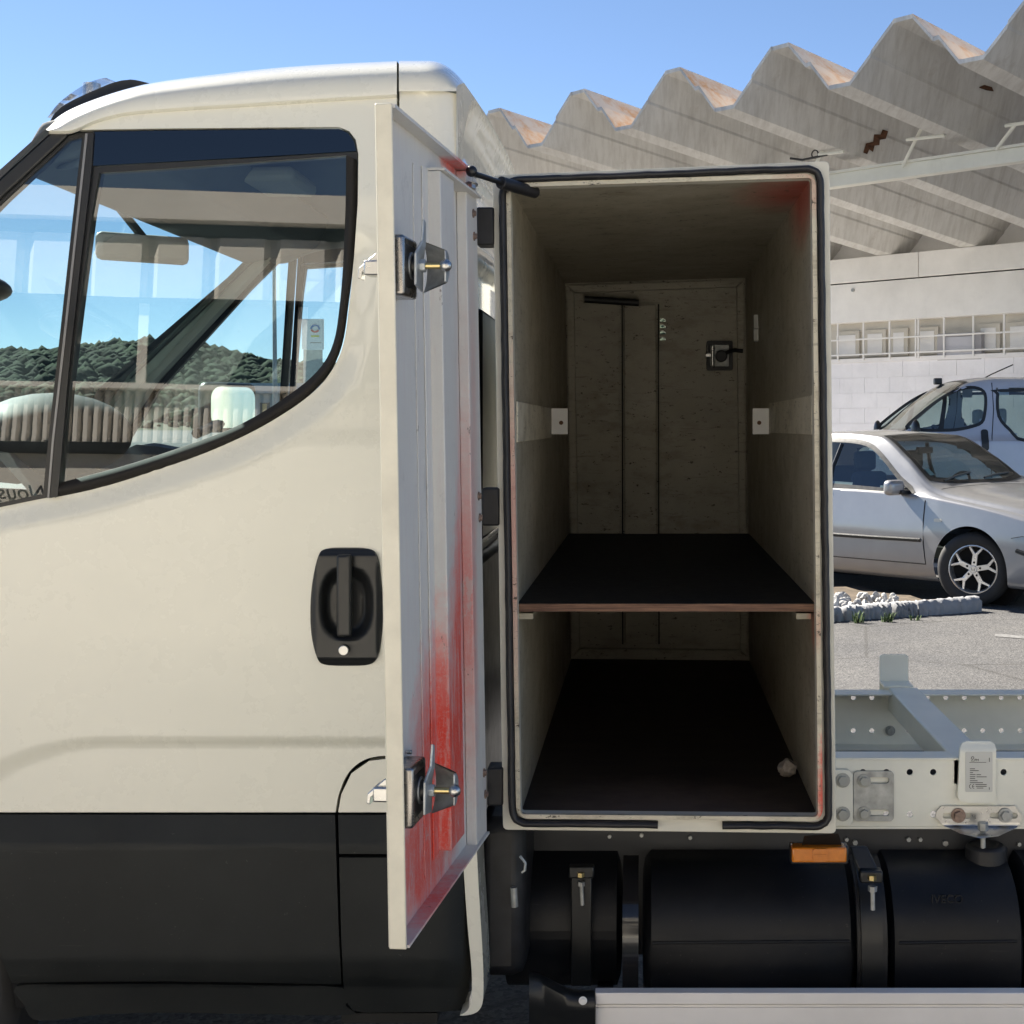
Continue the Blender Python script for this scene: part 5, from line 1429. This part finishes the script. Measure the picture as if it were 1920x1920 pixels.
class Car:
    """body lofted from stations: x from the nose, then zb, wlow, wmax, zmid, wbelt, zbelt, wroof, zedge, zcen"""
    def __init__(s, name, label, cat, loc, fwd, tab, paint, wheels, wr):
        s.T = np.array(tab); s.paint = paint
        s.f = Vector((*fwd, 0)).normalized(); s.r = Vector((s.f.y, -s.f.x, 0)); s.o = Vector(loc)
        s.root = thing(name, label, cat, loc)
        s.wheels = wheels; s.wr = wr; s.cache = {}
    def g(s, x, y, z):       # car coords: x back from nose, y to the car's right, z up
        return s.o - s.f * x + s.r * y + Vector((0, 0, z))
    def st(s, x): return [float(pchip(s.T[:, 0], s.T[:, k], x)) for k in range(1, 10)]
    def half(s, x):
        x = round(float(x), 3)
        if x in s.cache: return s.cache[x]
        s.cache[x] = r_ = s._half(x)
        return r_
    def _half(s, x):
        zb, wl, wm, zm, wb, zbt, wr_, ze, zc = s.st(x)
        key = [(wl - .10, zb - .02), (wl, zb), (wm - .012, zb + .10), (wm, zm - .06), (wm, zm + .06), (wb + .006, zbt - .035), (wb, zbt)]
        low = smooth_poly(key, 4)
        up = smooth_poly([(wb - .012, zbt + .012), (wb * .55 + wr_ * .45, zbt * .5 + ze * .5), (wr_ + .035, ze - .03), (wr_ - .02, ze + .01), (wr_ * .6, zc - .012), (0, zc)], 4)
        return low + up
    def side_y(s, x, z):
        h = np.array(s.half(x)); k = np.argmax(h[:, 1]); 
        lo = h[:38]
        zz = np.maximum.accumulate(lo[:, 1]); return float(np.interp(z, zz, lo[:, 0]))
    def top_z(s, x, y):
        h = np.array(s.half(x)); m = h[-16:][::-1]
        return float(np.interp(abs(y), m[:, 0], m[:, 1]))
    def body(s, sidewins, ws, N=230):
        xs = np.linspace(s.T[0, 0], s.T[-1, 0], N)
        H = [s.half(x) for x in xs]; n = len(H[0])
        from itertools import product
        def inside(poly, x, y):
            c = False; m = len(poly)
            for i in range(m):
                x0, y0 = poly[i]; x1, y1 = poly[i - 1]
                if (y0 > y) != (y1 > y) and x < (x1 - x0) * (y - y0) / (y1 - y0) + x0: c = not c
            return c
        vs = []; fs = []; cutv = set()
        full = []
        for x, h in zip(xs, H):
            row = [(x, y, z) for y, z in h] + [(x, -y, z) for y, z in h[:-1][::-1]]
            full.append(row)
        L = len(full[0])
        for r in full: vs += r
        for i in range(N - 1):
            for k in range(L - 1):
                a = [full[i][k], full[i][k + 1], full[i + 1][k + 1], full[i + 1][k]]
                cx = sum(p[0] for p in a) / 4; cy = sum(p[1] for p in a) / 4; cz = sum(p[2] for p in a) / 4
                kk = k if k < n - 1 else L - 2 - k
                skip = arch = False
                for (wx) in s.wheels:
                    if (cx - wx) ** 2 + (cz - s.wr) ** 2 < (s.wr + .055) ** 2 and kk < 24: skip = arch = True
                if kk >= 23 and kk < 38:
                    for w in sidewins:
                        if inside(w, cx, cz): skip = True
                if ws and inside(ws, cx, abs(cy)) and cz > .8: skip = True
                q4 = (i * L + k, i * L + k + 1, (i + 1) * L + k + 1, (i + 1) * L + k)
                if arch: cutv.update(q4)
                if not skip: fs.append(q4)
        keep = set(i for f in fs for i in f)
        for i in keep:
            x, y, z = vs[i]
            for wx in s.wheels:
                r_ = math.hypot(x - wx, z - s.wr); R0 = s.wr + .055
                kk = i % L; kk = kk if kk < n else L - 1 - kk
                if i in cutv and kk < 25 and .1 < r_ < R0 + .12:
                    x2, z2 = wx + (x - wx) * R0 / r_, s.wr + (z - s.wr) * R0 / r_
                    vs[i] = (x2, math.copysign(s.side_y(x2, z2), y), z2)
        vs = [s.g(*v) for v in vs]
        m = MB(); m.v = [tuple(v) for v in vs]; m.f = fs
        m.add([s.g(xs[0], y, z) for y, z in H[0]] + [s.g(xs[0], -y, z) for y, z in H[0][::-1]], [tuple(range(2 * n))])
        m.add([s.g(xs[-1], y, z) for y, z in H[-1]] + [s.g(xs[-1], -y, z) for y, z in H[-1][::-1]], [tuple(range(2 * n))])
        s.bodyo = m.build('body', s.paint, s.root, sharp=50)
        s.bodyo.data.validate()
    def sidep(s, name, poly, mat, off=.004, holes=(), thick=0, step=.08, sides=(1, -1)):
        for sg in sides:
            panel(name, poly, lambda x, z: s.g(x, sg * (s.side_y(x, z) + off), z), mat, s.root, holes=holes, step=step, thick=thick, back=-s.r * sg, sharp=60)
    def topp(s, name, poly, mat, off=.004, holes=(), step=.08):
        panel(name, poly, lambda x, y: s.g(x, y, s.top_z(x, y) + off), mat, s.root, holes=holes, step=step, thick=0, sharp=60)
    def line(s, pts, r=.005, mat=None, sides=(1, -1), name='shut_line'):
        for sg in sides: MB().tube([s.g(x, sg * (s.side_y(x, z) + .001), z) for x, z in pts], r, 6).build(name, mat or DARKHOLE, s.root)
    def wheel(s, x, y, steer=0.0, spokes=True):
        sg = 1 if y > 0 else -1
        c = s.g(x, y, s.wr)
        ax = (s.r * sg * math.cos(steer) + s.f * math.sin(steer)).normalized(); e1 = Vector((0, 0, 1)); e2 = ax.cross(e1)
        def pt(rad, a, w): return c + ax * w + e1 * (rad * math.sin(a)) + e2 * (rad * math.cos(a))
        w = thing('wheel', None, None, tuple(c), parent=s.root)
        prof = [(.205, .0), (.215, .012), (.25, .018), (s.wr - .03, .012), (s.wr - .008, -.005), (s.wr, -.03), (s.wr, -.15), (s.wr - .02, -.185), (.2, -.19)]
        MB().grid([[pt(r_, 2 * math.pi * k / 40, w_) for r_, w_ in prof] for k in range(40)], True).build('tyre', TYRE, w, sharp=60)
        pr = [(.200, -.12), (.200, -.008), (.208, .006), (.200, .008), (.192, -.004), (.186, -.12)]
        MB().grid([[pt(r_, 2 * math.pi * k / 40, w_) for r_, w_ in pr] for k in range(40)], True).build('rim', ALLOY, w, sharp=60)
        MB().add([pt(.19, 2 * math.pi * k / 30, -.10) for k in range(30)], [tuple(range(30))]).build('brake_disc', DARKHOLE, w)
        if spokes:
            for i in range(5):
                a = 2 * math.pi * i / 5 + math.pi / 2 + .12
                m = MB()
                m.prism([pt(.03, a + .9, -.012), pt(.10, a + .24, -.016), pt(.196, a + .30, -.010), pt(.196, a + .36, -.010)][0:0] or [pt(.035, a + .7, -.012), pt(.085, a + .26, -.014), pt(.125, a + .17, -.014), pt(.192, a + .33, -.010), pt(.195, a + .24, -.010), pt(.135, a, -.014), pt(.195, a - .24, -.010), pt(.192, a - .33, -.010), pt(.125, a - .17, -.014), pt(.085, a - .26, -.014), pt(.035, a - .7, -.012)], -ax * .03)
                m.build('spoke', ALLOY, w, bevel=.003)
                MB().cyl(pt(.058, a, -.0118), pt(.058, a, -.0095), .0095, 10).build('wheel_bolt', DARKHOLE, w)
            MB().cyl(pt(0, 0, -.02), pt(0, 0, -.004), .032, 20).build('centre_cap', ALLOY, w, bevel=.004)
            q = [(-.018, .016), (-.007, -.016), (0, .002), (.007, -.016), (.018, .016)]
            MB().tube([c - ax * .003 + e2 * x_ + e1 * z_ for x_, z_ in q], .002, 5).build('cap_emblem', INK, w)

# --- silver hatchback, nose to the right, front wheels turned
gtab = [
 (0.00, .24, .68, .75, .46, .73, .60, .58, .655, .68),
 (0.08, .20, .75, .80, .48, .78, .66, .65, .715, .75),
 (0.35, .19, .79, .84, .52, .82, .745, .70, .81, .86),
 (0.86, .19, .80, .866, .56, .838, .845, .73, .895, .94),
 (1.15, .19, .80, .866, .58, .840, .885, .74, .94, .985),
 (1.30, .19, .80, .866, .58, .834, .905, .74, .985, 1.02),
 (1.66, .19, .80, .868, .58, .826, .925, .67, 1.235, 1.27),
 (2.02, .19, .80, .868, .59, .824, .935, .595, 1.425, 1.455),
 (2.50, .19, .80, .868, .59, .822, .945, .570, 1.455, 1.49),
 (3.10, .19, .80, .868, .59, .820, .955, .560, 1.44, 1.475),
 (3.58, .20, .79, .862, .60, .810, .965, .560, 1.37, 1.41),
 (3.95, .23, .74, .82, .60, .775, .97, .60, 1.05, 1.09),
 (4.14, .28, .62, .70, .58, .68, .90, .52, .93, .95)]
fw = Vector((2.76, 9.55, 0))                 # the near front wheel on the ground
th = R(48); gf = Vector((math.cos(th), -math.sin(th), 0)); gr = Vector((gf.y, -gf.x, 0))
gloc = fw + gf * .86 - gr * .80
golf = Car('silver_hatchback', 'silver hatchback car parked behind the stones and kerb', 'car', tuple(gloc), (gf.x, gf.y), gtab, SILVER, (.86, 3.37), .312)
sw = smooth_poly([(1.50, .955), (1.68, 1.07), (1.92, 1.25), (2.12, 1.355), (2.4, 1.39), (2.8, 1.39), (3.15, 1.36), (3.36, 1.27), (3.46, 1.12), (3.44, 1.01), (3.0, .995), (2.3, .975), (1.75, .955)], 3, True)
wsg = [(1.33, 0), (1.35, .40), (1.41, .67), (1.66, .62), (1.98, .545), (2.01, .25), (2.01, 0)]
golf.body([inset(sw, .01)], wsg)
golf.sidep('window_surround', inset(sw, -.022), BLACK, .003, [inset(sw, .018)])
golf.sidep('side_window', inset(sw, .016), CARGLASS, .002)
wsf = [(x, y) for x, y in wsg[1:-1]]
wfull = [(1.33, 0)] + wsf + [(2.01, 0)] + [(x, -y) for x, y in wsf[::-1]]
golf.topp('windscreen_surround', inset(wfull, -.03), BLACK, .004, [inset(wfull, .02)])
golf.topp('windscreen', inset(wfull, .018), CARGLASS, .003)
golf.line([(1.33, .88), (1.335, .7), (1.33, .5), (1.31, .33)]); golf.line([(2.50, .93), (2.50, .6), (2.45, .33)])
golf.line([(2.46, .945), (2.47, 1.15), (2.44, 1.36)], .02, BLACK, name='centre_pillar')
golf.line([(1.31, .33), (2.5, .33), (2.9, .34)], .006)
golf.line([(1.36, .535), (1.9, .53), (2.5, .53), (3.1, .53)], .018, BLACK, name='rubbing_strip')
golf.line([(.22, .45), (.40, .50)], .02, BLACK, name='bumper_strip'); golf.line([(.45, .60), (.35, .62), (.2, .60)], .003)
golf.sidep('indicator', rrect(1.14, .70, 1.22, .73, .012), M_simple('clear_lens', (.6, .58, .5), .2), .004)
for sg in (1, -1):
    a = golf.g(1.60, sg * .93, .985)
    mm_ = MB(); mm_.obox(a, golf.f, golf.r, Vector((0, 0, 1)), .055, .105, .068); mr = mm_.build('door_mirror', SILVER, golf.root, bevel=.045, bseg=5)
    MB().obox(golf.g(1.57, sg * .855, .945), golf.f, golf.r, Vector((0, 0, 1)), .05, .06, .018).build('mirror_arm', BLACK, mr, bevel=.008)
for x in (.86, 3.37):
    for sg in (1, -1):
        golf.wheel(x, sg * .80, .40 * sg if x < 1 else 0)
        MB().cyl(golf.g(x, sg * .50, .32), golf.g(x, sg * .56, .32), .36, 24).build('wheel_well', DARKHOLE, golf.root)
for yy in (-.36, .36):
    s_ = MB(); s_.obox(golf.g(2.35, yy, .78), golf.f, golf.r, Vector((0, 0, 1)), .06, .22, .32); q_ = s_.build('seat', M_simple('blue_grey_seat', (.05, .06, .085), .9), golf.root, bevel=.05)
    MB().obox(golf.g(2.40, yy, 1.20), golf.f, golf.r, Vector((0, 0, 1)), .045, .13, .09).build('headrest', DASH, q_, bevel=.035)
MB().obox(golf.g(3.15, 0, .85), golf.f, golf.r, Vector((0, 0, 1)), .07, .6, .28).build('rear_seat', DASH, golf.root, bevel=.05)
MB().obox(golf.g(1.62, 0, .86), golf.f, golf.r, Vector((0, 0, 1)), .20, .68, .07).build('dashboard', DASH, golf.root, bevel=.04)
MB().obox(golf.g(2.2, 0, .42), golf.f, golf.r, Vector((0, 0, 1)), 1.2, .72, .05).build('cabin_floor', DASH, golf.root)
c = golf.g(1.88, -.36, .93); ax = (golf.f * -.9 + Vector((0, 0, .45))).normalized(); e1 = golf.r; e2 = ax.cross(e1)
MB().tube([c + e1 * (.18 * math.cos(t)) + e2 * (.18 * math.sin(t)) for t in np.linspace(0, 2 * math.pi, 29)[:-1]], .014, 6, True).build('steering_wheel', DASH, golf.root)
MB().obox(golf.g(1.98, 0, 1.30), golf.f, golf.r, Vector((0, 0, 1)), .02, .11, .03).build('inner_mirror', DASH, golf.root, bevel=.01)
golf.topp('windscreen_sticker', [(1.46, .53), (1.46, .60), (1.53, .59), (1.53, .53)], M_simple('sticker', (.45, .66, .66), .6), -.012)
for y0, y1 in ((.55, .05), (-.05, -.55)):
    MB().tube([golf.g(1.345, y0, golf.top_z(1.345, y0) + .02), golf.g(1.40, (y0 + y1) / 2, golf.top_z(1.40, (y0 + y1) / 2) + .016), golf.g(1.43, y1, golf.top_z(1.43, y1) + .014)], .010, 6).build('wiper', BLACK, golf.root)
for sg in (1, -1):
    MB().ball(golf.g(.16, sg * .58, .62), .10, .13, .075).build('headlight', CHROME, golf.root)
golf.topp('bonnet_seam', [(1.24, -.72), (1.248, -.72), (1.248, .72), (1.24, .72)], DARKHOLE, .002, step=.1)

# --- silver blue van, nose to the left
vtab = [
 (0.00, .30, .60, .70, .52, .66, .72, .50, .80, .83),
 (0.10, .25, .78, .83, .55, .80, .82, .62, .92, .96),
 (0.40, .22, .86, .91, .60, .885, .98, .72, 1.06, 1.10),
 (0.80, .22, .88, .935, .65, .905, 1.13, .80, 1.21, 1.25),
 (0.98, .22, .88, .94, .68, .908, 1.18, .80, 1.33, 1.37),
 (1.45, .22, .88, .945, .70, .910, 1.22, .76, 1.70, 1.76),
 (1.78, .22, .88, .945, .70, .910, 1.23, .73, 1.90, 1.945),
 (2.10, .22, .88, .945, .70, .912, 1.23, .73, 1.935, 1.985),
 (3.00, .22, .88, .945, .70, .912, 1.23, .735, 1.93, 1.98),
 (4.60, .24, .87, .94, .70, .905, 1.23, .735, 1.91, 1.96),
 (4.78, .30, .80, .88, .70, .86, 1.20, .68, 1.84, 1.88)]
vd = 16.6 - DIST
vo = at(1657, 800, vd)
van = Car('silver_blue_van', 'pale blue silver passenger van parked behind the hatchback', 'van', (vo.x - .76, vd + .95, .12), (-.999, -.045), vtab, BLUESIL, (.98, 4.1), .325)
vw = smooth_poly([(1.02, 1.40), (1.20, 1.56), (1.42, 1.72), (1.64, 1.83), (1.80, 1.845), (1.90, 1.80), (1.92, 1.70), (1.90, 1.55), (1.86, 1.45), (1.74, 1.40), (1.55, 1.365), (1.35, 1.36), (1.12, 1.365)], 3, True)
vw2 = smooth_poly([(2.06, 1.77), (2.10, 1.81), (3.0, 1.81), (3.04, 1.77), (3.04, 1.28), (2.99, 1.24), (2.35, 1.24), (2.18, 1.36), (2.06, 1.52)], 3, True)
vw3 = rrect(3.16, 1.24, 4.5, 1.81, .06)
vws = [(.86, 0), (.90, .55), (1.0, .74), (1.45, .69), (1.72, .64), (1.74, .3), (1.74, 0)]
van.body([inset(vw, .008), inset(vw2, .008), inset(vw3, .008)], vws)
for w_ in (vw, vw2, vw3):
    van.sidep('window_surround', inset(w_, -.018), BLACK, .003, [inset(w_, .018)])
    van.sidep('side_window', inset(w_, .016), CARGLASS, .002)
van.sidep('quarter_divider', [(1.36, 1.36), (1.42, 1.36), (1.49, 1.76), (1.44, 1.73)], BLACK, .006)
vf = vws[1:-1]; vfull = [(.86, 0)] + vf + [(1.74, 0)] + [(x, -y) for x, y in vf[::-1]]
van.topp('windscreen_surround', inset(vfull, -.03), BLACK, .004, [inset(vfull, .02)])
van.topp('windscreen', inset(vfull, .018), CARGLASS, .003)
van.line([(2.00, 1.90), (2.005, 1.6), (1.97, 1.3), (1.95, .9), (1.93, .35)]); van.line([(.98, 1.25), (.95, 1.1), (1.0, .85)])
van.line([(3.10, 1.90), (3.10, 1.3), (3.08, .4)])
van.sidep('door_handle', rrect(1.845, 1.13, 1.925, 1.37, .03), BLACK, .012, thick=.012, step=.05)
for sg in (1, -1):
    m = MB(); m.ball(van.g(1.06, sg * 1.06, 1.36), .05, .10, .12, 16, 10); mo = m.build('door_mirror', BLACK, van.root)
    MB().obox(van.g(1.08, sg * .96, 1.32), van.f, van.r, Vector((0, 0, 1)), .03, .07, .025).build('mirror_arm', BLACK, mo, bevel=.01)
for x in (.98, 4.1):
    for sg in (1, -1):
        van.wheel(x, sg * .88, 0, False)
        MB().cyl(van.g(x, sg * .58, .33), van.g(x, sg * .62, .33), .39, 24).build('wheel_well', DARKHOLE, van.root)
MB().obox(van.g(2.5, 0, .45), van.f, van.r, Vector((0, 0, 1)), 1.9, .82, .05).build('cabin_floor', DASH, van.root)
MB().obox(van.g(1.15, 0, 1.15), van.f, van.r, Vector((0, 0, 1)), .28, .80, .09).build('dashboard', TRIM, van.root, bevel=.05)
for x_, yy in ((2.15, .5), (2.15, -.5), (3.0, .5), (3.0, -.4)):
    q_ = MB().obox(van.g(x_, yy, 1.05), van.f, van.r, Vector((0, 0, 1)), .06, .22, .38).build('seat', M_simple('beige_seat', (.30, .28, .25), .9), van.root, bevel=.05)
    MB().obox(van.g(x_ + .03, yy, 1.52), van.f, van.r, Vector((0, 0, 1)), .045, .12, .09).build('headrest', TRIM, q_, bevel=.035)
c = van.g(1.52, -.45, 1.26); ax = (van.f * -.8 + Vector((0, 0, .6))).normalized(); e1 = van.r; e2 = ax.cross(e1)
MB().tube([c + e1 * (.19 * math.cos(t)) + e2 * (.19 * math.sin(t)) for t in np.linspace(0, 2 * math.pi, 29)[:-1]], .016, 6, True).build('steering_wheel', DASH, van.root)
MB().tube([van.g(2.2, .5, 1.96), van.g(2.35, .5, 2.04), van.g(2.62, .5, 2.16)], .008, 6).build('antenna', BLACK, van.root)
MB().obox(van.g(1.70, .55, 1.955), van.f, van.r, Vector((0, 0, 1)), .045, .05, .04).build('roof_lamp', BLACK, van.root, bevel=.012)

# ================================================================== kerb island with stones
ka, kb = gpt(1470, 1172), gpt(1846, 1147)
ku = (kb - ka).normalized(); kn = Vector((-ku.y, ku.x, 0))
bed = thing('planting_bed', 'raised bed of dry soil edged by rough kerb stones', 'planting bed', tuple((ka + kb) / 2))
KERB = M_wall('rough_kerb_concrete', (.29, .295, .305), .6, .9)
KL = (kb - ka).length
def kp(s, n, z): return ka + ku * s + kn * n + Vector((0, 0, z))
cuts = [0, .55, 1.02, KL * .66, KL]
for i in range(len(cuts) - 1):
    rows = []
    for k in range(31):
        s = cuts[i] + .01 + (cuts[i + 1] - cuts[i] - .02) * k / 30
        e = .02 if k in (0, 30) else 0
        rj = lambda a=.016: random.uniform(-a, a) * (1.6 if i < 2 else 1)
        hgt = .10 + .02 * (s / KL)
        r = [(0, -.02), (.0, .05), (.012, hgt - .02), (.035, hgt), (.09, hgt + .002), (.125, hgt - .01), (.13, -.02)]
        rows.append([kp(s, n_ + rj() + e * (1 if n_ < .06 else -1), z_ + rj(.007) - e * (z_ > .05)) for n_, z_ in r])
    m = MB(); m.grid(rows); m.add(rows[0], [tuple(range(7))]); m.add(rows[-1], [tuple(range(7))[::-1]])
    m.build('kerb_stone', KERB, bed, sharp=50)
rows = [[kp(s, n_, .03 + .03 * random.random() - (.06 if n_ > 2.4 else 0)) for n_ in np.linspace(.10, 2.6, 14)] for s in np.linspace(-1.5, KL - .12, 22)]
MB().grid(rows).build('soil', SOIL, bed)
STN = [M_wall('pale_stone', c_, .35, .6) for c_ in ((.40, .395, .385), (.33, .325, .32), (.48, .47, .455))]
ico = bmesh.new(); bmesh.ops.create_icosphere(ico, subdivisions=2, radius=1.0); iv2 = np.array([v.co[:] for v in ico.verts]); fi2 = [tuple(v.index for v in f.verts) for f in ico.faces]; ico.free()
smesh = []
rng = np.random.default_rng(11)
for k in range(8):
    p = iv2.copy()
    for _ in range(9):       # chop with random planes for angular stones
        n = rng.normal(size=3); n /= np.linalg.norm(n); d = rng.uniform(.45, .8)
        t = p @ n; p -= np.outer(np.maximum(0, t - d), n)
    me = bpy.data.meshes.new('stone'); me.from_pydata([tuple(q) for q in p], [], fi2); me.materials.append(STN[k % 3]); smesh.append(me)
cnt = 0
for k in range(290):
    s = rng.uniform(-.6, KL * .66); n = .17 + .95 * rng.uniform() ** 1.2
    if s > KL * .5 and n > .55: continue
    r = rng.uniform(.026, .062)
    o = bpy.data.objects.new('stone', smesh[k % 8]); COL.objects.link(o)
    w = kp(s, n, .045 + r * .45 + max(0, .05 - .12 * abs(n - .5)))
    o.parent = bed; o.location = w - WL[bed.name]
    o.rotation_euler = tuple(rng.uniform(0, 6.28, 3)); o.scale = (r * rng.uniform(.9, 1.4), r, r * rng.uniform(.55, .9))
    cnt += 1
# weeds along the kerb
GRASS = M_simple('weed_green', (.075, .12, .035), .8, var=.5, vs=30)
def weed(loc, h, n, label):
    m = MB()
    for k in range(n):
        a = random.uniform(0, 6.28); l = h * random.uniform(.5, 1.1); sp_ = random.uniform(.15, .6) * l
        b0 = Vector(loc) + Vector((random.uniform(-.04, .04), random.uniform(-.03, .03), -.004)); d = Vector((math.cos(a), math.sin(a), 0)); t = Vector((-d.y, d.x, 0)) * random.uniform(.003, .007)
        m.add([b0 - t, b0 + t, b0 + d * sp_ * .5 + Vector((0, 0, l * .7)) + t * .8, b0 + d * sp_ * .5 + Vector((0, 0, l * .7)) - t * .8, b0 + d * sp_ + Vector((0, 0, l * .85))], [(0, 1, 2, 3), (3, 2, 4)])
    o = m.build('weed', GRASS, None, smooth=False); tag(o, label, 'weed', 'weeds along the kerb')
for px_, py_, h, n, lb_ in ((1663, 1166, .10, 34, 'small green weed at the foot of the kerb, middle of three'), (1610, 1168, .12, 34, 'small green weed at the foot of the kerb nearest the locker'), (1716, 1163, .06, 18, 'tiny green weed at the foot of the kerb, nearest the wheel')):
    weed(gpt(px_, py_), h, n, lb_)
for s_, n_, h_, lb_ in ((1.1, 1.35, .14, 'tuft of green weed behind the white stones under the car'),):
    weed(kp(s_, n_, .05), h_, 40, lb_)
